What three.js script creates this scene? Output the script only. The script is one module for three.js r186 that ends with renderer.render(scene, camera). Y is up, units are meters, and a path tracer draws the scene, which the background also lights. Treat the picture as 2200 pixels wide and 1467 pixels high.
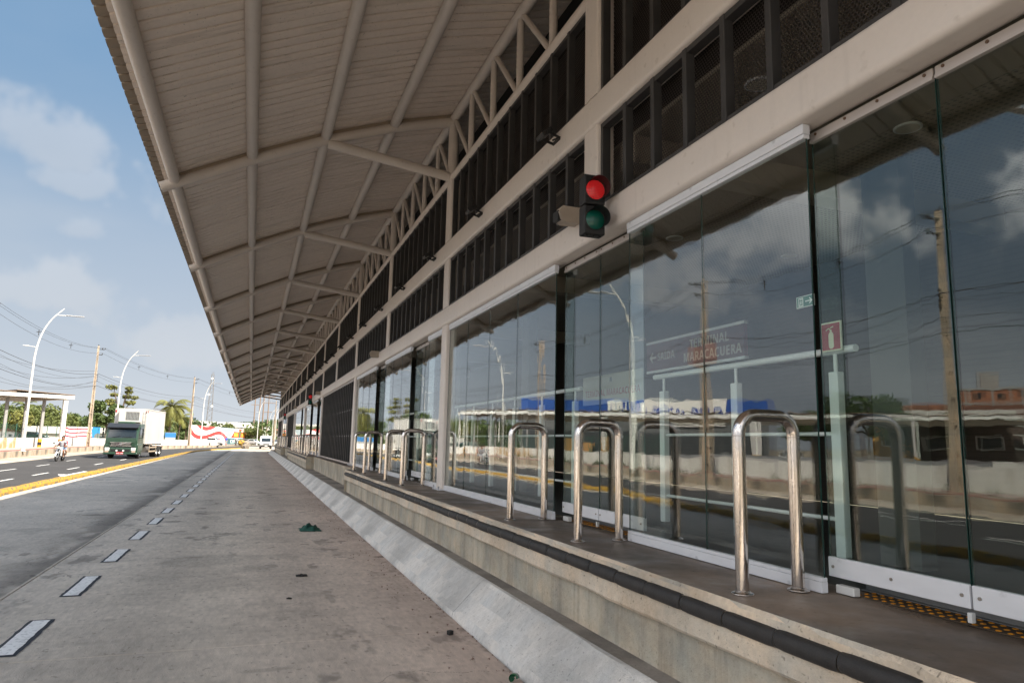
import * as THREE from 'three';
import { mergeGeometries, mergeVertices, toCreasedNormals } from 'three/addons/utils/BufferGeometryUtils.js';
import { RoundedBoxGeometry } from 'three/addons/geometries/RoundedBoxGeometry.js';
import { MarchingCubes } from 'three/addons/objects/MarchingCubes.js';

// ------------------------------------------------------------------ camera, sky, sun, exposure
const scene = new THREE.Scene();
const EYE = 1.85;
const camera = new THREE.PerspectiveCamera(52.40, 1024 / 682, 0.1, 4000);
camera.position.set(0, EYE, 0);
camera.rotation.order = 'YXZ';
const YAW = -20.281 * Math.PI / 180, PITCH = 8.365 * Math.PI / 180, ROLL = 1.286 * Math.PI / 180;
camera.rotation.set(PITCH, YAW, ROLL);
scene.add(camera);

const renderer = new THREE.WebGLRenderer();
renderer.toneMapping = THREE.LinearToneMapping;
renderer.toneMappingExposure = 2.8;
renderer.shadowMap.enabled = true;

const SUN = new THREE.Vector3(0.72, 1.0, 0.62).normalize();
const sun = new THREE.DirectionalLight(new THREE.Color(1.0, 0.93, 0.80), 3.9);
sun.name = 'sun';
sun.position.copy(SUN).multiplyScalar(120).add(new THREE.Vector3(0, 0, -50));
sun.target.position.set(0, 0, -50);
sun.castShadow = true; sun.shadow.radius = 1;
sun.shadow.mapSize.set(2048, 2048);
Object.assign(sun.shadow.camera, { left: -110, right: 110, top: 110, bottom: -110, near: 1, far: 300 });
scene.add(sun, sun.target);

// ------------------------------------------------------------------ numbers and noise
function rng(seed) { let s = seed >>> 0; return () => { s = (s + 0x6d2b79f5) | 0; let t = Math.imul(s ^ (s >>> 15), 1 | s); t = (t + Math.imul(t ^ (t >>> 7), 61 | t)) ^ t; return ((t ^ (t >>> 14)) >>> 0) / 4294967296; }; }
const lerp = (a, b, t) => a + (b - a) * t, clamp = (x, a = 0, b = 1) => Math.min(b, Math.max(a, x));
const sstep = (a, b, x) => { const t = clamp((x - a) / (b - a)); return t * t * (3 - 2 * t); };
const LAT = (() => { const r = rng(77), a = new Float32Array(65536); for (let i = 0; i < 65536; i++) a[i] = r(); return a; })();
function vn(x, y, px, py, seed) {   // value noise, periodic in px, py
  let ix = Math.floor(x), iy = Math.floor(y); const fx = x - ix, fy = y - iy;
  const u = fx * fx * (3 - 2 * fx), v = fy * fy * (3 - 2 * fy);
  const x0 = ((ix % px) + px) % px, x1 = (x0 + 1) % px, y0 = ((iy % py) + py) % py, y1 = (y0 + 1) % py;
  const h = (a, b) => LAT[(Math.imul(a + seed * 131, 73856093) ^ Math.imul(b + seed * 17, 19349663)) & 65535];
  return lerp(lerp(h(x0, y0), h(x1, y0), u), lerp(h(x0, y1), h(x1, y1), u), v);
}
function fbm(u, v, fx, fy, oct, seed = 1, gain = 0.5) {   // u, v in 0..1, tiles
  let s = 0, a = 1, n = 0;
  for (let i = 0; i < oct; i++) { s += a * vn(u * fx, v * fy, fx, fy, seed + i * 7); n += a; a *= gain; fx *= 2; fy *= 2; }
  return s / n;
}
const n1 = (x, seed = 3) => vn(x, seed * 3.7, 4096, 4096, seed);   // 1-d noise 0..1

// ------------------------------------------------------------------ the sky: air and clouds, computed
{
  const W = 2048, H = 1024, d = new Float32Array(W * H * 4);
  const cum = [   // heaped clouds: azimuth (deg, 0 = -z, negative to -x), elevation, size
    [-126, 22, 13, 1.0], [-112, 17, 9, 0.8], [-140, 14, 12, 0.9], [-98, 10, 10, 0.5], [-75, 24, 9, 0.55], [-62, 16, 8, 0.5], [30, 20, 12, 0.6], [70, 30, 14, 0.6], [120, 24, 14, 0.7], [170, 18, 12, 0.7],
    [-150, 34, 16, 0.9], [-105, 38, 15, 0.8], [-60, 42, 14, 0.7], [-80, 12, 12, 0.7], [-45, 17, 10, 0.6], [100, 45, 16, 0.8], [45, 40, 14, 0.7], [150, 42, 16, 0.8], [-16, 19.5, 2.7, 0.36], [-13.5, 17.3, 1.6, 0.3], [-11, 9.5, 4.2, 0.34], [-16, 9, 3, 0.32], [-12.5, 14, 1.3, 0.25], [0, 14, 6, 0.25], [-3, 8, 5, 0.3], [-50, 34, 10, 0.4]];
  for (let j = 0; j < H; j++) {
    const el = ((j + 0.5) / H - 0.5) * Math.PI, e = Math.max(0, el), s = Math.sin(e);
    for (let i = 0; i < W; i++) {
      const ph = ((i + 0.5) / W - 0.5) * 2 * Math.PI, x = Math.cos(ph) * Math.cos(el), y = Math.sin(el), z = Math.sin(ph) * Math.cos(el);
      const az = Math.atan2(x, -z) * 180 / Math.PI, eld = el * 180 / Math.PI;
      const k = Math.pow(clamp(s / 0.55), 0.8), deep = sstep(0.55, 1, s);
      let r = lerp(0.25, 0.042, k) * (1 - 0.3 * deep), g = lerp(0.263, 0.108, k) * (1 - 0.25 * deep), b = lerp(0.276, 0.196, k) * (1 - 0.15 * deep);
      const cs = x * SUN.x + y * SUN.y + z * SUN.z, glow = Math.pow(clamp(cs), 6) * 0.3; r += glow; g += glow * 0.95; b += glow * 0.85;
      if (y > 0) {
        const q = 1 / (y + 0.12), cx = x * q * 0.16 + 0.5, cz = z * q * 0.16 + 0.5;
        let c = fbm(cx, cz, 4, 5, 6, 11, 0.55), wis = sstep(0.52, 0.76, c) * lerp(0.12, 0.75, sstep(20, 60, Math.abs(az + 5))) * sstep(0.0, 0.15, y);
        const veil = sstep(0.42, 0.75, fbm(cx + 0.31, cz, 2, 3, 5, 41)) * lerp(0.1, 0.22, sstep(20, 60, Math.abs(az + 5))) * (1 - sstep(0.2, 0.6, y));
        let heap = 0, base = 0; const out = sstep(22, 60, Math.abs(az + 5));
        for (const [a, ce, sz, st] of cum) {
          let da = az - a; if (da > 180) da -= 360; if (da < -180) da += 360; da *= Math.cos(el);
          const dy = eld - ce, rr = Math.hypot(da / 1.5, dy < 0 ? dy * 1.6 : dy) / sz;
          if (rr > 1.4) continue;
          const nn = fbm(i / W, j / H, 56, 28, 6, 21, 0.6);
          const dd = sstep(0.0, 0.42, (1 - rr) * 0.62 + (nn - 0.5) * 2.1 - 0.1) * st;
          if (dd > heap) { heap = dd; base = clamp(0.62 + dy / sz * 0.42 + (nn - 0.5) * 0.8); }
        }
        const cl = clamp(Math.max(wis + veil, heap)), lum = heap > wis + veil ? lerp(lerp(0.27, 0.5, out), lerp(0.32, 2.6, out), base * base) : lerp(0.28, 1.25, out);  // clouds out of view made brighter, to fill the shaded lane and canopy
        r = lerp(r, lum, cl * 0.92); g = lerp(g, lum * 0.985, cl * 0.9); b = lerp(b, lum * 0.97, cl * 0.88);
      }
      if (y < 0) { r = 0.16; g = 0.15; b = 0.135; }
      const o = (j * W + i) * 4; d[o] = r; d[o + 1] = g; d[o + 2] = b; d[o + 3] = 1;
    }
  }
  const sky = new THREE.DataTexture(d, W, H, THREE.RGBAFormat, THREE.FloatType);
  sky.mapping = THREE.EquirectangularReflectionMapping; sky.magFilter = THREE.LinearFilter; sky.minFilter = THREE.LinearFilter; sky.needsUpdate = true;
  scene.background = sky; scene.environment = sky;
}

// ------------------------------------------------------------------ where a pixel of the photograph lies (used once, to measure positions)
const RM = new THREE.Matrix4().makeRotationFromEuler(new THREE.Euler(PITCH, YAW, ROLL, 'YXZ'));
const AX = new THREE.Vector3(0, 0, -1).applyMatrix4(RM);
const ray = (u, v) => new THREE.Vector3((u - 1100) / 1489, -(v - 733.5) / 1489, -1).applyMatrix4(RM);
const atX = (u, v, X) => { const r = ray(u, v); return r.multiplyScalar(X / r.x).add(camera.position); };
const atY = (u, v, y) => { const r = ray(u, v); return r.multiplyScalar((y - EYE) / r.y).add(camera.position); };
const atD = (u, v, D) => ray(u, v).multiplyScalar(D).add(camera.position);           // D = depth along the lens axis
const GLX = 3.34, mirX = (p) => { p.x = 2 * GLX - p.x; return p; };                   // seen by reflection in the glass front

// ------------------------------------------------------------------ builders
const V = (x, y, z) => new THREE.Vector3(x, y, z);
const used = {};
const numbered = (n) => { const c = used[n] = (used[n] ?? -1) + 1; return c ? n + '_' + String(c).padStart(3, '0') : n; };
function group(name, [x, y, z] = [0, 0, 0], turn = 0) { const o = new THREE.Group(); o.name = numbered(name); o.position.set(x, y, z); o.rotation.y = turn; scene.add(o); return o; }
function tag(o, label, category, grp) { o.userData.label = label; o.userData.category = category; if (grp) o.userData.group = grp; return o; }
function thing(name, label, category, pos, turn, grp) { return tag(group(name, pos, turn), label, category, grp); }
const clean = (g) => { g = g.index ? g.toNonIndexed() : g; for (const k of Object.keys(g.attributes)) if (!['position', 'normal', 'uv', 'color'].includes(k)) g.deleteAttribute(k); return g; };
function merged(list) {
  list = [].concat(list).map(clean);
  const col = list.some((g) => g.attributes.color);
  if (col) for (const g of list) if (!g.attributes.color) g.setAttribute('color', new THREE.BufferAttribute(new Float32Array(g.attributes.position.count * 3).fill(1), 3));
  return list.length === 1 ? list[0] : mergeGeometries(list);
}
function part(name, geo, mat, parent, kind) {
  const m = new THREE.Mesh(merged(geo), mat); m.name = parent === scene || !parent ? numbered(name) : name; m.castShadow = m.receiveShadow = true;
  (parent ?? scene).add(m); if (kind) m.userData.kind = kind; return m;
}
const share = (name, geo, mat, parent, pos, rot) => { const m = new THREE.Mesh(geo, mat); m.name = name; m.castShadow = m.receiveShadow = true; if (pos) m.position.set(...pos); if (rot) m.rotation.set(...rot); parent.add(m); return m; };
function copy(o, label) { const c = o.clone(); c.name = numbered(o.name.replace(/_\d{3}$/, '')); c.userData = { ...o.userData }; if (label) c.userData.label = label; scene.add(c); return c; }
const box = (w, h, d, x = 0, y = 0, z = 0, r = 0) => { const g = r ? new RoundedBoxGeometry(w, h, d, 2, r) : new THREE.BoxGeometry(w, h, d); g.translate(x, y, z); return g; };
function bar(p, q, r, seg = 12, r2 = r) { const L = p.distanceTo(q), g = new THREE.CylinderGeometry(r2, r, L, seg, 1); g.applyQuaternion(new THREE.Quaternion().setFromUnitVectors(V(0, 1, 0), q.clone().sub(p).normalize())); g.translate((p.x + q.x) / 2, (p.y + q.y) / 2, (p.z + q.z) / 2); return g; }
function beam(p, q, w, h, up = V(0, 1, 0)) {   // square-section bar from p to q
  const d = q.clone().sub(p), L = d.length(); d.normalize(); const s = new THREE.Vector3().crossVectors(up, d).normalize(), u = new THREE.Vector3().crossVectors(d, s);
  const g = new THREE.BoxGeometry(w, h, L); g.applyMatrix4(new THREE.Matrix4().makeBasis(s, u, d)); g.translate((p.x + q.x) / 2, (p.y + q.y) / 2, (p.z + q.z) / 2); return g;
}
const tube = (pts, r, seg = 32, rad = 8, closed = false) => new THREE.TubeGeometry(new THREE.CatmullRomCurve3(pts, closed, 'centripetal'), seg, r, rad, closed);
function prism(pts, z0, z1, bevel = 0) {   // polygon in x, y pulled along z
  const s = new THREE.Shape(pts.map(([x, y]) => new THREE.Vector2(x, y)));
  const g = new THREE.ExtrudeGeometry(s, { depth: z1 - z0 - 2 * bevel, bevelEnabled: bevel > 0, bevelSize: bevel, bevelThickness: bevel, bevelSegments: 2, bevelOffset: -bevel });
  g.translate(0, 0, z0 + bevel); return g;
}
function triUV(g, s = 1) {   // uv in metres from the main direction of each face
  g = clean(g); const p = g.attributes.position, uv = new Float32Array(p.count * 2), a = V(), b = V(), c = V();
  for (let i = 0; i < p.count; i += 3) {
    a.fromBufferAttribute(p, i); b.fromBufferAttribute(p, i + 1); c.fromBufferAttribute(p, i + 2);
    const n = b.clone().sub(a).cross(c.clone().sub(a)), ax = Math.abs(n.x), ay = Math.abs(n.y), az = Math.abs(n.z);
    [a, b, c].forEach((q, k) => { const [x, y] = ax >= ay && ax >= az ? [q.z, q.y] : ay >= az ? [q.x, q.z] : [q.x, q.y]; uv[(i + k) * 2] = x * s; uv[(i + k) * 2 + 1] = y * s; });
  }
  g.setAttribute('uv', new THREE.BufferAttribute(uv, 2)); return g;
}
function grid(rows, closeU = false) {   // rows of points to a surface with smooth normals
  const n = rows[0].length, pos = [], idx = [];
  for (const r of rows) for (const p of r) pos.push(p.x, p.y, p.z);
  for (let i = 0; i + 1 < rows.length; i++) for (let j = 0; j < (closeU ? n : n - 1); j++) { const a = i * n + j, b = i * n + (j + 1) % n, c = a + n, e = b + n; idx.push(a, b, c, b, e, c); }
  const g = new THREE.BufferGeometry(); g.setAttribute('position', new THREE.Float32BufferAttribute(pos, 3)); g.setAttribute('uv', new THREE.Float32BufferAttribute(new Float32Array(pos.length / 3 * 2), 2)); g.setIndex(idx); g.computeVertexNormals(); return g;
}
function loftZ(fn, z0, z1, step) {   // profile fn(z) -> [[x, y], ...] along z
  const rows = [], n = Math.max(1, Math.round(Math.abs(z1 - z0) / step));
  for (let i = 0; i <= n; i++) { const z = lerp(z0, z1, i / n); rows.push(fn(z).map(([x, y]) => V(x, y, z))); }
  return triUV(toCreasedNormals(grid(rows), 0.6));
}

// ------------------------------------------------------------------ textures
const enc = (c) => { c = clamp(c); return 255 * (c <= 0.0031308 ? 12.92 * c : 1.055 * Math.pow(c, 1 / 2.4) - 0.055); };
const LUT = (() => { const a = new Uint8Array(4097); for (let i = 0; i <= 4096; i++) a[i] = Math.round(enc(i / 4096)); return a; })();
function tex(W, H, fn, rep = [1, 1], linear = false) {
  const d = new Uint8Array(W * H * 4);
  for (let y = 0; y < H; y++) for (let x = 0; x < W; x++) {
    const c = fn((x + 0.5) / W, (y + 0.5) / H), o = (y * W + x) * 4;
    if (linear) { d[o] = clamp(c[0]) * 255; d[o + 1] = clamp(c[1]) * 255; d[o + 2] = clamp(c[2]) * 255; } else { d[o] = LUT[clamp(c[0]) * 4096 | 0]; d[o + 1] = LUT[clamp(c[1]) * 4096 | 0]; d[o + 2] = LUT[clamp(c[2]) * 4096 | 0]; }
    d[o + 3] = c.length > 3 ? c[3] * 255 : 255;
  }
  const t = new THREE.DataTexture(d, W, H, THREE.RGBAFormat); t.wrapS = t.wrapT = THREE.RepeatWrapping; t.magFilter = THREE.LinearFilter; t.minFilter = THREE.LinearMipmapLinearFilter; t.generateMipmaps = true;
  t.repeat.set(...rep); if (!linear) t.colorSpace = THREE.SRGBColorSpace; t.needsUpdate = true; return t;
}
const mul = (c, k) => [c[0] * k, c[1] * k, c[2] * k], mix3 = (a, b, t) => [lerp(a[0], b[0], t), lerp(a[1], b[1], t), lerp(a[2], b[2], t)];
const std = (o) => { const { c, ...r } = o; const m = new THREE.MeshStandardMaterial(r); if (c) m.color.setRGB(...c); return m; };
const phys = (o) => { const { c, ...r } = o; const m = new THREE.MeshPhysicalMaterial(r); if (c) m.color.setRGB(...c); return m; };
function canvasTex(w, h, draw) { const c = document.createElement('canvas'); c.width = w; c.height = h; const x = c.getContext('2d'); draw(x, w, h); const t = new THREE.CanvasTexture(c); t.colorSpace = THREE.SRGBColorSpace; return t; }

// grey noise for bump and roughness
const grain = tex(512, 512, (u, v) => { const a = fbm(u, v, 32, 32, 4, 5, 0.7); return [a, a, a]; }, [1, 1], true);
const rough = (lo, hi, sx = 6) => tex(256, 256, (u, v) => { const a = lerp(lo, hi, sstep(0.25, 0.75, fbm(u, v, sx, sx, 5, 9, 0.6))); return [a, a, a]; }, [0.5, 0.5], true);
const rep = (t, x, y = x) => { const c = t.clone(); c.repeat.set(x, y); c.needsUpdate = true; return c; };

function concrete(base, { tile = 4, dark = 0.5, streak = 0, spots = 0.3, seed = 1, size = 1024, warm = 0 } = {}) {
  return tex(size, size, (u, v) => {
    const big = fbm(u, v, 3, 3, 5, seed), mid = fbm(u, v, 12, 12, 4, seed + 3), fine = fbm(u, v, 90, 90, 3, seed + 5, 0.7), st = fbm(u, v, 40, 2, 4, seed + 9);
    let k = lerp(1 - dark * 0.55, 1.12, sstep(0.28, 0.72, big)) * lerp(0.86, 1.1, mid) * lerp(0.84, 1.14, fine);
    if (streak) k *= 1 - streak * sstep(0.5, 0.8, st);
    const pit = fbm(u, v, 150, 150, 2, seed + 13); if (pit > 0.78) k *= 1 - spots * sstep(0.78, 0.9, pit);
    const w = warm * (mid - 0.5);
    return [base[0] * k * (1 + w), base[1] * k, base[2] * k * (1 - w)];
  }, [1 / tile, 1 / tile]);
}
const bumpy = (t, s) => ({ bumpMap: rep(grain, t), bumpScale: s });
// ------------------------------------------------------------------ materials
const M = {};
// bus lane: 8.9 m across, 24 m along, with oil, tyre marks and broom lines
{
  const r = rng(5), spots = [...Array(46)].map(() => [r(), r(), 0.006 + r() * 0.02, 0.002 + r() * 0.006, r()]);
  M.laneMap = tex(2048, 2048, (u, v) => {
    const x = -6.7 + u * 8.9, big = fbm(u, v, 3, 8, 5, 31), mid = fbm(u, v, 18, 48, 4, 33), fine = fbm(u, v, 240, 200, 2, 35, 0.7), broom = fbm(u, v, 16, 400, 2, 37), blot = fbm(u, v, 9, 24, 5, 39, 0.6);
    let c = x < -2.48 ? [0.61, 0.535, 0.45] : mix3([0.61, 0.535, 0.45], [0.60, 0.495, 0.415], sstep(-0.6, 1.6, x));
    let k = lerp(0.88, 1.07, sstep(0.3, 0.7, big)) * lerp(0.9, 1.08, mid) * lerp(0.82, 1.16, fine) * lerp(0.93, 1.06, broom);
    k *= 1 - 0.16 * sstep(0.56, 0.72, blot);
    k *= 1 - 0.42 * sstep(0.62, 0.75, fbm(u, v, 30, 50, 4, 63, 0.6)) * sstep(0.45, 0.65, big);
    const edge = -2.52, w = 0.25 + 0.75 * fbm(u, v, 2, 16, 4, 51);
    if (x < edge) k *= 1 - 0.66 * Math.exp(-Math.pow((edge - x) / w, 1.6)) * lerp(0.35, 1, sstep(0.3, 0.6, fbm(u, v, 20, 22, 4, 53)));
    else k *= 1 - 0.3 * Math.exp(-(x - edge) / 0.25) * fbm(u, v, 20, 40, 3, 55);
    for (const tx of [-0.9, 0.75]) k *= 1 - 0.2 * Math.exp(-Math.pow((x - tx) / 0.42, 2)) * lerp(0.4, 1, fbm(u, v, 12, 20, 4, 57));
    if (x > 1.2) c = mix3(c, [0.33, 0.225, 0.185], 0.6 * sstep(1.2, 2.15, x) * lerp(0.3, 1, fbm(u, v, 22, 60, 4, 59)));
    for (const [su, sv, a, b, t] of spots) {
      let dv = Math.abs(v - sv); dv = Math.min(dv, 1 - dv); const q = ((u - su) / a) ** 2 + (dv / b) ** 2;
      if (q < 2.5) k *= 1 - 0.5 * t * (1 - sstep(0.3, 2.2, q * lerp(0.6, 1.8, mid)));
    }
    const pit = fbm(u, v, 220, 420, 2, 61); if (pit > 0.81) k *= 0.72; const spk = fbm(u, v, 190, 260, 3, 65, 0.8); if (spk > 0.865) k *= 0.62; const cr = Math.abs(fbm(u, v, 5, 11, 5, 67) - 0.5); if (cr < 0.0016 && fbm(u, v, 3, 5, 2, 69) > 0.52) k *= 0.55;
    return mul(c, k);
  }, [1 / 8.9, 1 / 24]);
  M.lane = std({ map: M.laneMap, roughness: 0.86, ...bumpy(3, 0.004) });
}
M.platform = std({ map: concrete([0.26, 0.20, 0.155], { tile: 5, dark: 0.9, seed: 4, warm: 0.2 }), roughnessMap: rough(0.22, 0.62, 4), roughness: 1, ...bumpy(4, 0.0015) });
M.edge = std({ map: concrete([0.62, 0.53, 0.42], { tile: 3, dark: 0.5, seed: 6, warm: 0.25, spots: 0.5 }), roughness: 0.9, ...bumpy(3, 0.006) });
M.dockface = std({ map: concrete([0.50, 0.44, 0.345], { tile: 3, dark: 0.55, seed: 8, streak: 0.25, warm: 0.25 }), roughness: 0.9, ...bumpy(3, 0.006) });
M.ramp = std({ map: concrete([0.64, 0.62, 0.59], { tile: 3, dark: 0.45, seed: 12, warm: 0.08, spots: 0.4 }), roughness: 0.9, ...bumpy(4, 0.006) });
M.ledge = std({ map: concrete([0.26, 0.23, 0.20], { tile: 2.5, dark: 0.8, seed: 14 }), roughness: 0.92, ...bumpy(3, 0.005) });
M.rubber = std({ map: tex(256, 256, (u, v) => { const k = lerp(0.5, 1.6, fbm(u, v, 6, 6, 5, 71)); return [0.021 * k, 0.019 * k, 0.018 * k]; }, [2, 2]), roughness: 0.62, ...bumpy(4, 0.002) });
M.paint = std({ map: tex(1024, 1024, (u, v) => { const k = lerp(0.95, 1.03, fbm(u, v, 4, 4, 5, 81)) * (1 - 0.05 * sstep(0.56, 0.82, fbm(u, v, 40, 3, 4, 83))) * lerp(0.98, 1.015, fbm(u, v, 100, 100, 2, 85)); const d = sstep(0.72, 0.86, fbm(u, v, 24, 24, 5, 87)); return mix3([0.69 * k, 0.625 * k, 0.57 * k], [0.30, 0.24, 0.18], d * 0.25); }, [0.4, 0.4]), roughness: 0.42, ...bumpy(1, 0.001) });
M.pipe = std({ map: tex(512, 512, (u, v) => { const k = lerp(0.95, 1.03, fbm(u, v, 6, 6, 5, 91)) * lerp(0.98, 1.02, fbm(u, v, 90, 90, 2, 92)); const d = sstep(0.68, 0.84, fbm(u, v, 16, 16, 5, 93)) * 0.5; return mix3([0.64 * k, 0.565 * k, 0.50 * k], [0.33, 0.27, 0.21], d * 0.45); }, [1, 1]), roughness: 0.45 });
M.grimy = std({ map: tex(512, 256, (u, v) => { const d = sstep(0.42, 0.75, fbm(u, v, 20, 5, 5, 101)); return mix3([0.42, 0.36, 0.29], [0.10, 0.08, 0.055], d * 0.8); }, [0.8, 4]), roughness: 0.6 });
M.roof = std({ map: tex(1024, 1024, (u, v) => { const k = lerp(0.93, 1.04, fbm(u, v, 5, 4, 5, 111)) * lerp(0.94, 1.04, fbm(u, v, 80, 80, 3, 113)); const d = sstep(0.62, 0.84, fbm(u, v, 4, 26, 5, 115)) * 0.6, s = fbm(u, v, 120, 120, 2, 117) > 0.86 ? 0.6 : 1; return mul(mix3([0.80 * k, 0.69 * k, 0.595 * k], [0.34, 0.26, 0.2], d * 0.5), s); }, [0.35, 0.35]), roughness: 0.5, side: THREE.DoubleSide });
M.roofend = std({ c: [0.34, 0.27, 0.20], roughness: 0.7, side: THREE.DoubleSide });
M.alu = std({ map: tex(512, 512, (u, v) => mul([0.72, 0.73, 0.76], lerp(0.9, 1.03, fbm(u, v, 6, 20, 4, 121)) * (1 - 0.25 * sstep(0.68, 0.85, fbm(u, v, 14, 14, 5, 123)))), [1, 1]), roughness: 0.38, metalness: 0.1 });
M.alutrim = std({ c: [0.50, 0.45, 0.42], roughness: 0.35, metalness: 0.2 });
M.darkmetal = std({ map: tex(256, 256, (u, v) => mul([0.042, 0.04, 0.039], lerp(0.7, 1.3, fbm(u, v, 5, 5, 4, 131))), [1, 1]), roughness: 0.5 });
M.black = std({ c: [0.012, 0.012, 0.012], roughness: 0.55 });
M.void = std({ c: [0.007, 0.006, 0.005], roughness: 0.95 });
M.steel = phys({ c: [0.66, 0.61, 0.57], metalness: 1, roughnessMap: rough(0.04, 0.15, 8), roughness: 1, ...bumpy(2, 0.0006) });
M.barrier = std({ c: [0.82, 0.83, 0.85], roughness: 0.3 });
M.bolt = std({ c: [0.34, 0.31, 0.28], metalness: 0.8, roughness: 0.4 });
M.stop = std({ c: [0.62, 0.62, 0.6], roughness: 0.5 });
M.rust = std({ c: [0.13, 0.075, 0.045], roughness: 0.8 });
const wave = (() => {   // rolled glass: slow waves, for reflections only
  const S = 256, h = (u, v) => fbm(u, v, 5, 3, 3, 141, 0.35) + 0.25 * fbm(u, v, 2, 14, 2, 143);
  return tex(S, S, (u, v) => { const e = 1 / S, dx = (h(u + e, v) - h(u - e, v)) * 9, dy = (h(u, v + e) - h(u, v - e)) * 9; return [0.5 + dx * 0.5, 0.5 + dy * 0.5, 1]; }, [1, 1], true);
})();
M.glass = phys({ c: [0.93, 0.965, 0.945], roughness: 0, metalness: 0, transmission: 1, thickness: 0, ior: 1.76, normalMap: wave, normalScale: new THREE.Vector2(0.014, 0.014) });
M.glassB = phys({ c: [0.87, 0.935, 0.90], roughness: 0, metalness: 0, transmission: 1, thickness: 0, ior: 1.68, normalMap: rep(wave, 1, 1), normalScale: new THREE.Vector2(0.009, 0.009) });
M.glassedge = std({ c: [0.012, 0.042, 0.036], roughness: 0.15 });
{
  const a = document.createElement('canvas'); // hexagon mesh: openings cut by alpha
  M.hex = std({ c: [0.035, 0.026, 0.022], roughness: 0.55, alphaTest: 0.5, side: THREE.DoubleSide });
  const t = tex(96, 168, (u, v) => {
    const X = u * 1, Y = v * 1.732, hexd = (cx, cy) => { const dx = Math.abs(X - cx), dy = Math.abs(Y - cy); return Math.max(dx, dx * 0.5 + dy * 0.866); };
    const d = Math.min(hexd(0, 0), hexd(1, 0), hexd(0.5, 0.866), hexd(0, 1.732), hexd(1, 1.732)); return [1, 1, 1, d > 0.385 ? 1 : 0];
  }, [1 / 0.032, 1 / 0.0554], true);
  M.hex.map = t;
}
M.yellowtile = std({ c: [0.62, 0.24, 0.015], roughness: 0.6 });
M.whitepaint = std({ map: tex(512, 512, (u, v) => mul([0.90, 0.88, 0.85], lerp(0.86, 1.04, fbm(u, v, 8, 8, 5, 151)) * lerp(1, 0.78, sstep(0.58, 0.68, fbm(u, v, 40, 40, 4, 153)))), [1, 1]), roughness: 0.8 });
M.blackpaint = std({ c: [0.032, 0.034, 0.042], roughness: 0.8 });

// ------------------------------------------------------------------ the bus lane: concrete slabs with open joints
const LANE0 = -6.98, SLAB = 5.98;
const kxS = [[16, -5.0], [-10, -5.0], [-15, -5.5], [-20, -6.3], [-25, -6.75], [-45, -6.6], [-65, -6.5], [-80, -6.4], [-95, -6.0], [-107, -4.6], [-122, -1.9], [-130, -0.9]];
const axS = [[16, -14.2], [-25, -14.2], [-45, -14.5], [-65, -14.9], [-80, -15.2], [-95, -14.8], [-107, -13.2], [-122, -10.6], [-142, -6.3], [-175, -1.5], [-215, 3]];
const sxS = [[16, -15.7], [-25, -15.7], [-45, -16.1], [-65, -16.7], [-80, -17.0], [-95, -16.4], [-107, -14.4], [-122, -11.6], [-142, -7.2], [-175, -2.4], [-215, 2]];
const wxS = [[16, -17.9], [-25, -17.9], [-45, -18.3], [-65, -19.6], [-80, -20.3], [-95, -19.2], [-107, -16.8], [-122, -13.2], [-142, -8.4], [-175, -4.6], [-215, -0.6]];
const syS = [[16, 0.4], [-95, 0.42], [-122, 0.3], [-142, 0.18], [-215, 0.1]];
const along = (S, z) => { for (let i = 0; i + 1 < S.length; i++) if (z >= S[i + 1][0]) return lerp(S[i][1], S[i + 1][1], clamp((S[i][0] - z) / (S[i][0] - S[i + 1][0]))); return S[S.length - 1][1]; };
const ROAD = -0.12;
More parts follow.
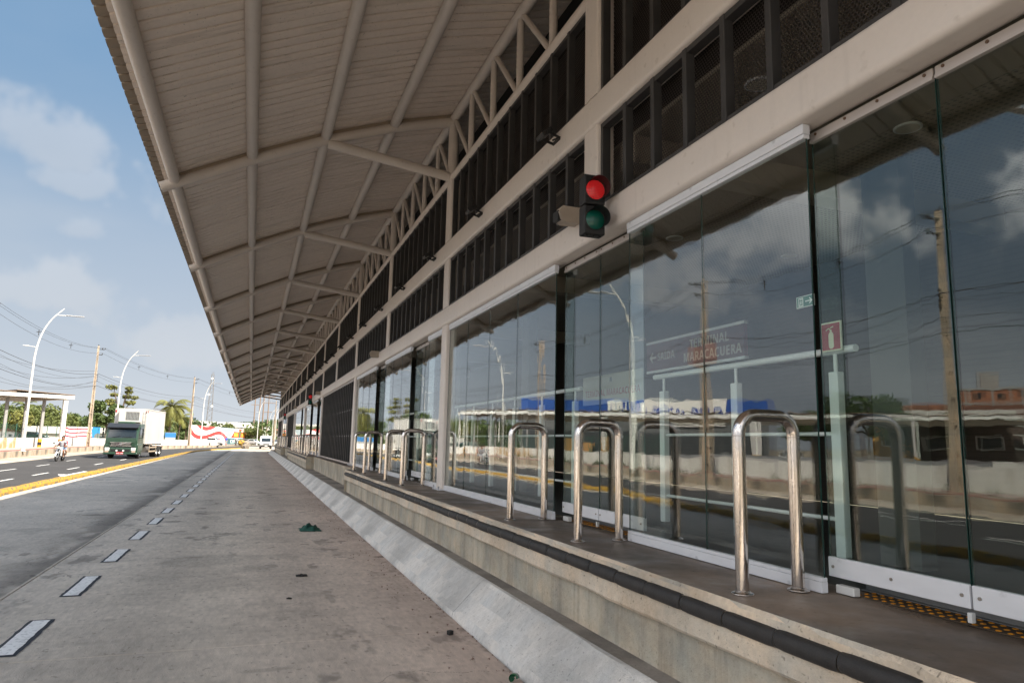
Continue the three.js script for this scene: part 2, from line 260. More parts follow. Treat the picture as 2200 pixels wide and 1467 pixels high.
{
  const lane = group('bus_lane'); lane.userData.kind = 'structure';
  const slab = (za, zb, xa, xb, xc, xd) => {   // za > zb; xa, xb left and right at za; xc, xd at zb
    const b = 0.004, top = [[xa + b, za - b], [xb - b, za - b], [xd - b, zb + b], [xc + b, zb + b]], low = [[xa, za], [xb, za], [xd, zb], [xc, zb]], P = [];
    const q = (a, y1, c, y2) => { for (let i = 0; i < 4; i++) { const j = (i + 1) % 4; P.push(a[i][0], y1, a[i][1], a[j][0], y1, a[j][1], c[j][0], y2, c[j][1], a[i][0], y1, a[i][1], c[j][0], y2, c[j][1], c[i][0], y2, c[i][1]); } };
    P.push(...[0, 1, 2, 0, 2, 3].flatMap((i) => [top[i][0], 0, top[i][1]])); q(top, 0, low, -0.01); q(low, -0.01, low, -0.2);
    const g = new THREE.BufferGeometry(); g.setAttribute('position', new THREE.Float32BufferAttribute(P, 3)); g.computeVertexNormals(); triUV(g);
    const p = g.attributes.position, u = g.attributes.uv; for (let i = 0; i < p.count; i++) u.setXY(i, p.getX(i) + 6.7, p.getZ(i));
    part('slab', g, M.lane, lane);
  };
  let z = 16.94;
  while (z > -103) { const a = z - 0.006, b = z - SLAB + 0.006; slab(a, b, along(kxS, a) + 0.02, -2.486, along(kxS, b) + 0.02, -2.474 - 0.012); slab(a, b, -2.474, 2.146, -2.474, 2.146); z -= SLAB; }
  // dashes: white on a wider dark patch
  const r = rng(9);
  for (let k = -2; k < 36; k++) {
    const zc = -7.80 - 2.37 * k, d = (w, l, y, jit) => { const P = [], e = (t) => [-w + (r() - 0.5) * jit, w + (r() - 0.5) * jit, lerp(-l, l, t)]; let a = e(0); a[2] += (r() - 0.5) * jit; for (let i = 1; i <= 14; i++) { const c = e(i / 14); P.push(a[0], y, a[2], c[1], y, c[2], a[1], y, a[2], a[0], y, a[2], c[0], y, c[2], c[1], y, c[2]); a = c; } for (let i = 0; i < P.length; i += 3) { P[i] -= 1.82; P[i + 2] += zc; } const g = new THREE.BufferGeometry(); g.setAttribute('position', new THREE.Float32BufferAttribute(P, 3)); g.computeVertexNormals(); return triUV(g); };
    const m = part('dash_surround', d(0.112, 0.64, 0.004, 0.013), M.blackpaint, lane);
    part('lane_dash', d(0.076, 0.60, 0.008, 0.009), M.whitepaint, m);
  }
}

// ------------------------------------------------------------------ docking kerb: sloped concrete with a ledge behind
{
  const kerb = group('docking_kerb'); kerb.userData.kind = 'structure';
  const w = (z, s, a) => (n1(z * 1.7, s) - 0.5) * a + (n1(z * 7, s + 2) - 0.5) * a * 0.4;
  for (let z = 6; z > -93; z -= 4.5) {
    const e = 0.003;
    part('kerb_segment', loftZ((q) => [[2.15 + w(q, 1, 0.035), -0.02], [2.165 + w(q, 1, 0.035), 0.045 + w(q, 3, 0.02)], [2.2 + w(q, 2, 0.02), 0.085], [2.34 + w(q, 4, 0.012), 0.215 + w(q, 5, 0.012)], [2.465 + w(q, 6, 0.02), 0.345], [2.495 + w(q, 6, 0.03), 0.37 + w(q, 7, 0.012)], [2.53, 0.372], [2.54, 0.30]], z - e, Math.max(z - 4.5 + e, -93), 0.15), M.ramp, kerb);
  }
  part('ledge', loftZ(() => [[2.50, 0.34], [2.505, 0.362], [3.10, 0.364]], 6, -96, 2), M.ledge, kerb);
}

// ------------------------------------------------------------------ the bus station
const station = thing('bus_station', 'long elevated bus station with glass doors, cream steel frame and corrugated canopy', 'bus station');
const P0 = 0.99, BAY = 6.05, C1 = -6.48, ZN = 5.6, ZF = -97.3;
const colZ = (k) => C1 - BAY * k;
const cols = []; for (let k = -2; k <= 15; k++) cols.push(k);
const wv = (z, s, a) => (n1(z * 1.3, s) - 0.5) * a + (n1(z * 6.1, s + 2) - 0.5) * a * 0.45;
// platform, docks
{
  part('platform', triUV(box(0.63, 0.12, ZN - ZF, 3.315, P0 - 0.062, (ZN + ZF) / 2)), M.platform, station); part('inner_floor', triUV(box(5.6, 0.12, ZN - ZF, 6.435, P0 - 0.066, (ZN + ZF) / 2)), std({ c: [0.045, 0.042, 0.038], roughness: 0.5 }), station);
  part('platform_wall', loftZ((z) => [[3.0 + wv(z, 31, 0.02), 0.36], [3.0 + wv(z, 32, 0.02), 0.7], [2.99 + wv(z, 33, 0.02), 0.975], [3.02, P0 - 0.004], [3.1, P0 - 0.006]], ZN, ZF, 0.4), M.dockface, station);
  const dock = (za, zb) => {
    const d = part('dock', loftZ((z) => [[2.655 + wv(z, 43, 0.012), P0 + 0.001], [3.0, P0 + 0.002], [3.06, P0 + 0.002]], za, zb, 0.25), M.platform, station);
    part('dock_edge', loftZ((z) => [[2.655 + wv(z, 43, 0.012), P0 + 0.0005], [2.632 + wv(z, 41, 0.014), 0.972 + wv(z, 44, 0.01)], [2.628 + wv(z, 41, 0.014), 0.93], [2.63, 0.84], [2.628 + wv(z, 45, 0.016), 0.78], [2.624 + wv(z, 46, 0.02), 0.715 + wv(z, 47, 0.012)], [2.64 + wv(z, 46, 0.02), 0.695 + wv(z, 47, 0.02)], [2.72, 0.69]], za, zb, 0.12), M.edge, d);
    part('dock_wall', loftZ((z) => [[2.70 + wv(z, 51, 0.012), 0.355], [2.70 + wv(z, 52, 0.012), 0.5], [2.702 + wv(z, 53, 0.012), 0.695]], za - 0.02, zb + 0.02, 0.25), M.dockface, d);
    for (const [z, s] of [[za, 1], [zb, -1]]) part('dock_end', triUV(box(0.40, P0 - 0.36 - 0.02, 0.03, 2.84, (P0 + 0.36) / 2, z - s * 0.016)), M.dockface, d);
    const L = 0.42, shape = (q) => { const a = []; for (let i = 0; i <= 8; i++) { const t = -Math.PI / 2 + Math.PI * i / 8; a.push([2.628 - 0.04 * Math.cos(t) - 0.006, 0.886 + 0.05 * Math.sin(t)]); } return [[2.64, 0.834], ...a, [2.64, 0.938]]; };
    for (let z = za - 0.1; z - L > zb; z -= L) {
      const y = wv(z, 61, 0.012), x = wv(z, 62, 0.01);
      const g = loftZ((q) => { const e = Math.min(Math.abs(q - z), Math.abs(q - (z - L + 0.007))), k = e < 0.012 ? 0.93 : 1; return shape(q).map(([a, b]) => [2.64 + (a - 2.64) * k + x, 0.886 + (b - 0.886) * k + y]); }, z, z - L + 0.007, 0.06);
      const b = part('bumper_block', g, M.rubber, d);
    }
  };
  dock(4.2, -20.96); dock(-36.05, -54.95); dock(-67.2, -82.4);
}
// columns and horizontal beams
const FX = 3.245;
const rounded = (x0, x1, y0, y1, r) => { const p = []; for (const [cx, cy, a0] of [[x0 + r, y0 + r, Math.PI], [x1 - r, y0 + r, 1.5 * Math.PI], [x1 - r, y1 - r, 0], [x0 + r, y1 - r, 0.5 * Math.PI]]) for (let i = 0; i <= 4; i++) { const t = a0 + i / 4 * Math.PI / 2; p.push([cx + r * Math.cos(t), cy + r * Math.sin(t)]); } return p; };
const LOW = [EYE + 2.165, EYE + 2.503], MID = [EYE + 3.43, EYE + 3.792], CHORD = EYE + 5.07;
for (const k of cols) {
  const z = colZ(k), full = ((k % 2) + 2) % 2 === 1 || k < 0 && k % 2 !== 0;
  const colm = (y0, y1) => { const g = new THREE.ExtrudeGeometry(new THREE.Shape(rounded(-0.11, 0.11, -0.165, 0.165, 0.035).map((p) => new THREE.Vector2(...p))), { depth: y1 - y0, bevelEnabled: false }); g.rotateX(-Math.PI / 2); g.translate(FX + 0.122, y0, z); return triUV(toCreasedNormals(clean(g), 0.7)); };
  const list = [colm(MID[1] - 0.001, CHORD + 0.02), colm(LOW[1] - 0.001, MID[0] + 0.001)];
  if (full) list.push(colm(P0 - 0.002, LOW[0] + 0.001));
  part('column', list, M.paint, station);
  if (full) part('base_plate', [box(0.3, 0.02, 0.42, FX + 0.12, P0 + 0.012, z), ...[-1, 1].flatMap((s) => [-0.16, 0.1].map((o) => bar(V(FX - 0.03, P0, z + s * 0.19), V(FX - 0.03, P0 + 0.07, z + s * 0.19), 0.016, 8)))], M.alu, station);
}
for (let k = -2; k < 15; k++) {   // one length of each beam per bay, butted with a hairline joint
  const za = colZ(k) - 0.9, zb = colZ(k + 1) - 0.9;
  for (const [y0, y1] of [LOW, MID]) {
    const g = triUV(toCreasedNormals(clean(prism(rounded(FX, FX + 0.24, y0, y1, 0.045), zb + 0.002, za - 0.002)), 0.7));
    part('beam', g, M.paint, station);
  }
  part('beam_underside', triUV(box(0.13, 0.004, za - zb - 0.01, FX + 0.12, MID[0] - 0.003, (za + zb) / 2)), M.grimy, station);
}
// louvred windows between the beams: bars with a hexagon mesh behind
{
  const GB = [];   // geometries shared by bars of one height
  const barGeo = (h) => { const g = triUV(new RoundedBoxGeometry(0.09, h, 0.062, 1, 0.006)); return g; };
  const lowH = MID[0] - LOW[1], upH = CHORD - 0.06 - MID[1], gLow = barGeo(lowH), gUp = barGeo(upH);
  const farBars = [];
  for (let k = -1; k < 15; k++) {
    const za = colZ(k) - 0.165, zb = colZ(k + 1) + 0.165, n = 11;
    for (const [y0, h, g0, nm] of [[LOW[1], lowH, gLow, 'louvre_window'], [MID[1], upH, gUp, 'clerestory_window']]) {
      const w = new THREE.Group(); w.name = nm; w.position.set(0, y0, (za + zb) / 2); station.add(w);
      part('window_frame', [box(0.09, 0.05, za - zb, FX + 0.10, 0.026, 0), box(0.09, 0.05, za - zb, FX + 0.10, h - 0.026, 0), box(0.09, h - 0.1, 0.05, FX + 0.10, h / 2, (za - zb) / 2 - 0.026), box(0.09, h - 0.1, 0.05, FX + 0.10, h / 2, -(za - zb) / 2 + 0.026)].map((g) => triUV(g)), M.darkmetal, w);
      if (k < 11) {
        const s = new THREE.PlaneGeometry(za - zb, h); s.rotateY(-Math.PI / 2); s.translate(FX + 0.21, h / 2, 0); part('mesh_screen', triUV(s), M.hex, w);
        for (let i = 1; i < n; i++) share('louvre_bar', g0, M.darkmetal, w, [FX + 0.09, h / 2, (za - zb) / 2 - (za - zb) * i / n]);
      } else part('louvre_bars', [...Array(n - 1)].map((_, i) => g0.clone().translate(FX + 0.09, h / 2, (za - zb) / 2 - (za - zb) * (i + 1) / n)), M.darkmetal, w, 'stuff');
    }
  }
}
// glass front
const glassTop = EYE + 2.06, hdrTop = EYE + 2.163, gBot = P0 + 0.093, rp = rng(31);
function pane(name, za, zb, x, y0, y1, mat, parent, tilt = 1) {   // za > zb
  const L = za - zb, o = new THREE.Group(); o.name = name; o.position.set(x, (y0 + y1) / 2, (za + zb) / 2);
  o.rotation.set(0, (rp() - 0.5) * 0.0055 * tilt, (rp() - 0.5) * 0.0045 * tilt); parent.add(o);
  const g = new THREE.BoxGeometry(0.010, y1 - y0, L - 0.010); part('glass', g, mat, o);
  part('glass_edge', [-1, 1].map((s) => box(0.0104, y1 - y0, 0.0035, 0, 0, s * (L / 2 - 0.003))), M.glassedge, o);
  return o;
}
function fixedRun(cuts, endA = true, endB = true) {   // a run of fixed panes between z values, going away
  for (let i = 0; i + 1 < cuts.length; i++) pane('glass_panel', cuts[i], cuts[i + 1], GLX, gBot - 0.01, glassTop + 0.01, M.glass, station);
  const za = cuts[0], zb = cuts[cuts.length - 1], L = za - zb, zm = (za + zb) / 2;
  part('panel_rail', [triUV(box(0.05, 0.066, L, GLX - 0.002, P0 + 0.035, zm, 0.004)), triUV(box(0.044, 0.024, L, GLX - 0.002, P0 + 0.0815, zm, 0.003))], M.alu, station);
  part('panel_header', [triUV(box(0.062, 0.070, L, GLX, hdrTop - 0.036, zm, 0.004)), triUV(box(0.052, 0.030, L, GLX, hdrTop - 0.088, zm, 0.003))], M.alu, station);
}
const DX = 3.465;
function door(zc, hw = 0.87, leafOpen = 0) {   // a pair of sliding leaves behind the fixed panes, with a top track
  const d = new THREE.Group(); d.name = 'sliding_door'; station.add(d);
  for (const s of [1, -1]) {
    const za = s > 0 ? zc + hw + 0.06 : zc - 0.004, zb = s > 0 ? zc + 0.004 : zc - hw - 0.06;
    pane('door_leaf', za, zb, DX, P0 + 0.2, EYE + 2.09, M.glassB, d, 0.7);
    const zm = (za + zb) / 2, L = za - zb - 0.006;
    part('bottom_rail', [triUV(box(0.038, 0.118, L, DX, P0 + 0.148, zm, 0.004))], M.alu, d);
    part('rail_bolt', [0.04, L / 2, L - 0.04].map((q) => { const g = new THREE.CylinderGeometry(0.009, 0.009, 0.008, 10); g.rotateZ(Math.PI / 2); g.translate(DX - 0.022, P0 + 0.15, zm - L / 2 + q); return g; }), M.bolt, d);
    part('top_rail', [triUV(box(0.04, 0.05, L, DX, EYE + 2.118, zm, 0.003)), triUV(box(0.032, 0.022, L, DX - 0.012, EYE + 2.082, zm, 0.002))], M.alutrim, d);
    part('rail_bolt', [0.05, 0.3, 0.55, L - 0.05].map((q) => { const g = new THREE.CylinderGeometry(0.010, 0.010, 0.008, 8); g.rotateZ(Math.PI / 2); g.translate(DX - 0.022, EYE + 2.122, zm - L / 2 + q); return g; }), M.rust, d);
  }
  part('floor_track', [triUV(box(0.03, 0.085, 2 * hw, 3.70, P0 + 0.043, zc)), triUV(box(0.05, 0.008, 2 * hw, 3.67, P0 + 0.006, zc))], std({ c: [0.23, 0.23, 0.235], roughness: 0.5 }), d);
  part('door_stop', box(0.05, 0.05, 0.14, DX - 0.02, P0 + 0.028, zc - hw + 0.09, 0.006), M.stop, d); part('door_guide', box(0.03, 0.05, 0.025, DX - 0.025, P0 + 0.05, zc, 0.004), M.stop, d);
  const t = new THREE.Group(); t.name = 'tactile_strip'; t.position.set(0, P0, zc); d.add(t);   // raised dots along the threshold
  part('tile', box(0.17, 0.004, 2 * hw - 0.36, 3.56, 0.0042, 0), std({ c: [0.075, 0.05, 0.03], roughness: 0.7 }), t);
  const dot = new THREE.SphereGeometry(0.017, 8, 3, 0, 7, 0, 1.25); dot.scale(1, 0.5, 1); dot.translate(0, 0.003, 0);
  if (zc > -8) { const all = []; for (let i = 0; i < 24; i++) for (let j = 0; j < 3; j++) all.push(dot.clone().translate(3.50 + 0.06 * j, 0, hw - 0.24 - i * 0.06)); part('dots', all, M.yellowtile, t, 'stuff'); }
}
fixedRun([4.0, 2.6, 1.2, -0.15]);
fixedRun([-0.55, -1.72]); door(-2.59, 0.87);
fixedRun([-3.44, -4.61, -5.78]); door(-6.62, 0.84);
fixedRun([-7.52, -8.83, -10.04, -11.2, -12.36]);
fixedRun([-12.74, -14.0]); door(-14.83, 0.83);
fixedRun([-15.66, -16.75, -17.85, -18.95]); door(-19.68, 0.73);
fixedRun([-20.4, -21.7, -23.0, -24.46]);
fixedRun([-36.92, -38.1]); door(-38.95, 0.85); fixedRun([-39.8, -41.2, -42.6]); door(-43.5, 0.9); fixedRun([-44.4, -45.9, -47.3, -48.66]);
fixedRun([-49.04, -51.2]); door(-52.1, 0.9); fixedRun([-53, -55, -57, -59, -60.78]);
fixedRun([-73.26, -74.4]); door(-75.3, 0.9); fixedRun([-76.2, -78.2]); door(-79.1, 0.9); fixedRun([-80, -82.5, -84.98]);
// closed stretches: tall dark blades with two pale clip rows
for (const [za, zb] of [[-24.82, -36.55], [-61.15, -72.88], [-85.35, -96.9]]) {
  const g = new THREE.Group(); g.name = 'blade_screen'; g.position.set(0, P0, (za + zb) / 2); station.add(g);
  const L = za - zb, H = LOW[0] - P0, n = Math.round(L / 0.56), bg = triUV(new THREE.BoxGeometry(0.14, H - 0.1, 0.075));
  part('screen_frame', [box(0.08, 0.06, L, GLX + 0.02, 0.03, 0), box(0.08, 0.05, L, GLX + 0.02, H - 0.03, 0)], M.alutrim, g);
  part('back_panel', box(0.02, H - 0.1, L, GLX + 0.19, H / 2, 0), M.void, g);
  for (let i = 0; i <= n; i++) share('blade', bg, M.darkmetal, g, [GLX + 0.06, H / 2, L / 2 - 0.06 - (L - 0.12) * i / n]);
  const clip = new THREE.BoxGeometry(0.03, 0.05, 0.2);
  for (const y of [1.0, 1.95]) part('clip_row', [...Array(n)].map((_, i) => clip.clone().translate(GLX + 0.04, y, L / 2 - 0.06 - (L - 0.12) * (i + 0.5) / n)), M.alu, g);
}
// inside: back wall, ceiling, cross beams, end walls
{
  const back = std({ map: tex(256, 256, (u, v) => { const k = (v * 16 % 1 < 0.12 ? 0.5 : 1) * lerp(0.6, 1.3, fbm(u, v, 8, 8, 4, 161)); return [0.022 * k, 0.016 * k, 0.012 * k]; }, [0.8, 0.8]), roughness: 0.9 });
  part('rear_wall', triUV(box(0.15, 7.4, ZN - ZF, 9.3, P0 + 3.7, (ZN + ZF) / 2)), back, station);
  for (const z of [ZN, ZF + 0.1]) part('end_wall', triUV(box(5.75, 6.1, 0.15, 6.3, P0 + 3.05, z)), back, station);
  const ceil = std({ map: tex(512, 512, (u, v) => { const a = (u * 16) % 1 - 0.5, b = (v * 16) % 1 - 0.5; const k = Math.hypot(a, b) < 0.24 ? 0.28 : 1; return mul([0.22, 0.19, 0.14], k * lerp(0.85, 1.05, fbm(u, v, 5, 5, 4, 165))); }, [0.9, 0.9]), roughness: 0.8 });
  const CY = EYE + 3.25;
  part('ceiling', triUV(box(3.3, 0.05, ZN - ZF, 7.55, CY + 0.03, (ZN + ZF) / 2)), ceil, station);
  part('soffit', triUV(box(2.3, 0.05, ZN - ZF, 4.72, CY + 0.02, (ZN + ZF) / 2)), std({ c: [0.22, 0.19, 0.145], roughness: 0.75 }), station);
  for (let k = -1; k < 14; k++) part('cross_beam', triUV(box(5.6, 0.3, 0.3, 6.35, CY - 0.16, colZ(k) + 0.3)), std({ c: [0.33, 0.28, 0.22], roughness: 0.6 }), station);
  const ring = new THREE.TorusGeometry(0.12, 0.014, 8, 24); ring.rotateX(Math.PI / 2); const can = new THREE.CylinderGeometry(0.11, 0.11, 0.02, 20);
  for (const [x, z] of [[5.99, -4.82], [4.05, -4.7], [6.0, -8.99], [8.3, -9.05], [4.05, -9.0], [6.0, -13.2], [6, -17.4], [4.05, -2.2], [6, -2.0], [8.3, -4.8]]) { const g = new THREE.Group(); g.name = 'downlight'; g.position.set(x, CY - 0.012, z); station.add(g); share('light_ring', ring, M.alu, g); share('light_lens', can, std({ c: [0.5, 0.46, 0.38], roughness: 0.4 }), g); }
  // doorposts of a dark partition behind the front, seen through the glass
  for (const z of [-4.05, -11.9, -16.4, -22]) part('inner_post', triUV(box(0.16, 3.2, 0.36, 4.75, P0 + 1.6, z)), std({ c: [0.045, 0.045, 0.042], roughness: 0.6 }), station);
}
// truss over the front, roof pipes, rafters, struts, corrugated sheets
const PX = [[-1.52, EYE + 4.28], [-0.33, EYE + 4.90], [0.90, EYE + 5.48], [2.14, EYE + 5.955], [3.32, EYE + 6.30]], RP = 0.094;
{
  const TX = 3.32, TY = PX[4][1];
  for (let k = -2; k < 15; k++) {
    const za = colZ(k), zb = colZ(k + 1), t = new THREE.Group(); t.name = 'truss'; station.add(t);
    part('chord', triUV(bar(V(TX, CHORD, za), V(TX, CHORD, zb + 0.004), 0.075, 14)), M.pipe, t);
    for (let i = 0; i < 5; i++) {
      const q = (j) => za + (zb - za) * j / 5;
      if (i > 0) part('web', bar(V(TX, CHORD + 0.05, q(i)), V(TX, TY - 0.05, q(i)), 0.055, 10), M.pipe, t);
      part('web', bar(V(TX, TY - 0.06, q(i + 1) + 0.1), V(TX, CHORD + 0.06, q(i) - 0.10), 0.047, 10), M.pipe, t);
    }
    part('post', bar(V(TX, CHORD + 0.03, za), V(TX, TY, za), 0.10, 14), M.pipe, t);
    for (let i = 0; i < 5; i++) part('purlin', [triUV(bar(V(PX[i][0], PX[i][1], za - 0.002), V(PX[i][0], PX[i][1], zb + 0.002), RP, 18)), triUV(bar(V(PX[i][0], PX[i][1], zb + 0.42), V(PX[i][0], PX[i][1], zb + 0.412), RP + 0.003, 18))], M.pipe, station);
  }
  for (const k of cols) {
    const z = colZ(k), g = [];
    for (let i = 0; i < 4; i++) g.push(bar(V(PX[i][0], PX[i][1] - 0.06, z), V(PX[i + 1][0], PX[i + 1][1] - 0.06, z), RP - 0.004, 18));
    g.push(bar(V(PX[0][0] - 0.2, PX[0][1] - 0.16, z), V(PX[0][0], PX[0][1] - 0.06, z), RP - 0.004, 18));
    g.push(new THREE.SphereGeometry(RP - 0.004, 14, 10).translate(PX[2][0], PX[2][1] - 0.06, z));
    part('rafter', g.map((q) => triUV(q)), M.pipe, station);
    part('rafter_gap_shade', [0, 1, 2, 3].map((i) => beam(V(PX[i][0], PX[i][1] + 0.065, z), V(PX[i + 1][0], PX[i + 1][1] + 0.065, z), 0.012, 0.085)), M.roofend, station);  // dark strips added for the shade in the gap above each rafter
    part('strut', [bar(V(PX[2][0] + 0.05, PX[2][1] - 0.11, z), V(TX, CHORD + 0.02, z), 0.092, 18), bar(V(TX - 0.36, CHORD + 0.062, z), V(TX - 0.352, CHORD + 0.061, z), 0.096, 18)].map((q) => triUV(q)), M.pipe, station);
  }
  // wind bracing far down the canopy
  for (const k of [7, 8]) for (const [a, b] of [[1, 2], [2, 3], [0, 1]]) part('brace_rod', [bar(V(PX[a][0], PX[a][1], colZ(k)), V(PX[b][0], PX[b][1], colZ(k + 1)), 0.012, 6), bar(V(PX[b][0], PX[b][1], colZ(k)), V(PX[a][0], PX[a][1], colZ(k + 1)), 0.012, 6)], M.pipe, station);
  // sheets: lower liner (seen from below) and roof above it
  const under = [[-1.70, 6.155 + 0.02], ...PX.map(([x, y]) => [x, y + RP + 0.012]), [4.6, PX[4][1] + 0.5], [6.3, PX[4][1] + 0.95]];
  const canopy = new THREE.Group(); canopy.name = 'canopy_roof'; station.add(canopy);
  const prof = [[0, 0], [0.006, 0.05], [0.03, 0.052], [0.038, 0], [0.085, -0.007], [0.16, -0.007]], W = 1.26, PITCH_Z = 0.21;
  const sheet = (path, y, amp) => {
    const cols2 = []; for (let r = 0; r < 6; r++) for (const [dz, h] of prof) cols2.push([r * PITCH_Z + dz, h * amp]); cols2.push([6 * PITCH_Z + 0.03, 0.0]);
    const rows = [], pts = []; for (let i = 0; i + 1 < path.length; i++) for (let j = 0; j < 3; j++) pts.push([lerp(path[i][0], path[i + 1][0], j / 3), lerp(path[i][1], path[i + 1][1], j / 3)]); pts.push(path[path.length - 1]);
    for (const [x, yy] of pts) rows.push(cols2.map(([dz, h]) => V(x, yy + y + h, -dz)));
    return triUV(toCreasedNormals(grid(rows), 0.35));
  };
  const variants = [0, 1, 2].map((i) => { const g = sheet(under, i * 0.004, 1); const u = g.attributes.uv; for (let q = 0; q < u.count; q++) u.setXY(q, u.getX(q) + i * 1.37, u.getY(q) + i * 0.9); return g; });
  const r = rng(41); let n = 0;
  for (let z = 2.8; z > -98.2; z -= W) share('roof_sheet', variants[n++ % 3], M.roof, canopy, [0, (r() - 0.5) * 0.006, z]);  // unseen near end of the roof cut short to let sun bounce in
  const over = under.map(([x, y], i) => [i === 0 ? -1.86 : x, y + 0.13 - (i === 0 ? 0.055 : 0)]), og = sheet(over, 0, 1.1);
  part('upper_sheets', [...Array(n)].map((_, i) => og.clone().translate(0, 0, 2.75 - i * W)), M.roofend, canopy, 'stuff');
  part('edge_closure', [triUV(box(0.02, 0.09, 101, -1.62, under[0][1] + 0.06, 2.8 - 50.5))], M.roofend, canopy);
  part('far_roof', [prism([[6.3, under[7][1]], [9.4, PX[4][1] + 0.05], [14.4, 6.1], [14.4, 6.2], [9.4, PX[4][1] + 0.2], [6.3, under[7][1] + 0.15]], -98.2, 2.8)], M.roof, canopy);
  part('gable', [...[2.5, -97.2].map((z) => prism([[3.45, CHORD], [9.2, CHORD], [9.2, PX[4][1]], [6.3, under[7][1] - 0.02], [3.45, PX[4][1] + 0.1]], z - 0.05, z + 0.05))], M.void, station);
  part('void_shade_sheet', [box(0.04, PX[4][1] - CHORD + 0.1, 102, 3.95, (PX[4][1] + CHORD) / 2 + 0.05, -46), box(0.04, CHORD - MID[1] + 0.3, 102, 4.1, (CHORD + MID[1]) / 2, -46)], M.void, station);  // near-black sheets put in for the shade of the enclosed roof space
}

// ------------------------------------------------------------------ on the platform: guard rails, lights, signs
function makeRail() {
  const t = tag(new THREE.Group(), '', 'guard rail'); t.name = numbered('guard_rail'); scene.add(t);
  const R = 0.039, x0 = 2.815, x1 = 3.235, top = 1.105 - R, rr = 0.12, pts = [], arc = (cx, cy, a0, a1) => { for (let i = 0; i <= 8; i++) { const a = lerp(a0, a1, i / 8); pts.push(V(cx + rr * Math.cos(a), cy + rr * Math.sin(a), 0)); } };
  pts.push(V(x0, 0.01, 0), V(x0, 0.4, 0), V(x0, 0.7, 0)); arc(x0 + rr, top - rr, Math.PI, Math.PI / 2); arc(x1 - rr, top - rr, Math.PI / 2, 0); pts.push(V(x1, 0.7, 0), V(x1, 0.4, 0), V(x1, 0.01, 0));
  part('tube', new THREE.TubeGeometry(new THREE.CatmullRomCurve3(pts, false, 'centripetal', 0.5), 120, R, 20), M.steel, t);
  for (const x of [x0, x1]) {
    part('foot_flange', new THREE.LatheGeometry([[0.0, 0.022], [0.04, 0.022], [0.046, 0.018], [0.048, 0.010], [0.062, 0.009], [0.067, 0.005], [0.067, 0], [0, 0]].map((p) => new THREE.Vector2(...p)), 28).translate(x, 0.001, 0), M.steel, t);
    part('weld', new THREE.TorusGeometry(R + 0.0005, 0.0022, 6, 24).rotateX(Math.PI / 2).translate(x, top - rr - 0.01, 0), M.steel, t);
  }
  return t;
}
{
  const r0 = makeRail();
  const zs = [[-3.55, 'nearest polished steel hoop rail, largest of all, on the platform edge'], [-5.80, 'second polished steel hoop rail, just right of the first closed door pair'], [-7.56, 'third polished steel hoop rail, left of the first closed door pair'],
    [-13.66, 'steel hoop rail just past the white column foot, nearest of its group of four'], [-15.39, 'steel hoop rail past the white column, second of its group of four'], [-18.5, 'steel hoop rail past the white column, third of its group of four'], [-20.4, 'last steel hoop rail at the far end of the first dock'],
    [-38.0, 'steel hoop rail nearest on the second dock beside the dark blade screen'], [-39.9, 'second steel hoop rail of the second dock'], [-42.5, 'third steel hoop rail of the second dock'], [-44.5, 'fourth steel hoop rail of the second dock'], [-46.2, 'fifth steel hoop rail of the second dock'], [-48.6, 'sixth steel hoop rail of the second dock'], [-51.2, 'seventh steel hoop rail of the second dock'], [-53.1, 'eighth and last steel hoop rail of the second dock'],
    [-69, 'nearest steel hoop rail of the farthest dock'], [-74.4, 'second steel hoop rail of the farthest dock'], [-76.3, 'third steel hoop rail of the farthest dock'], [-80, 'last steel hoop rail of the farthest dock']];
  zs.forEach(([z, label], i) => { const o = i ? copy(r0, label) : r0; o.userData.label = label; o.userData.group = 'steel hoop rails along the platform edge'; o.position.set(0, P0 + 0.002, z); });
}
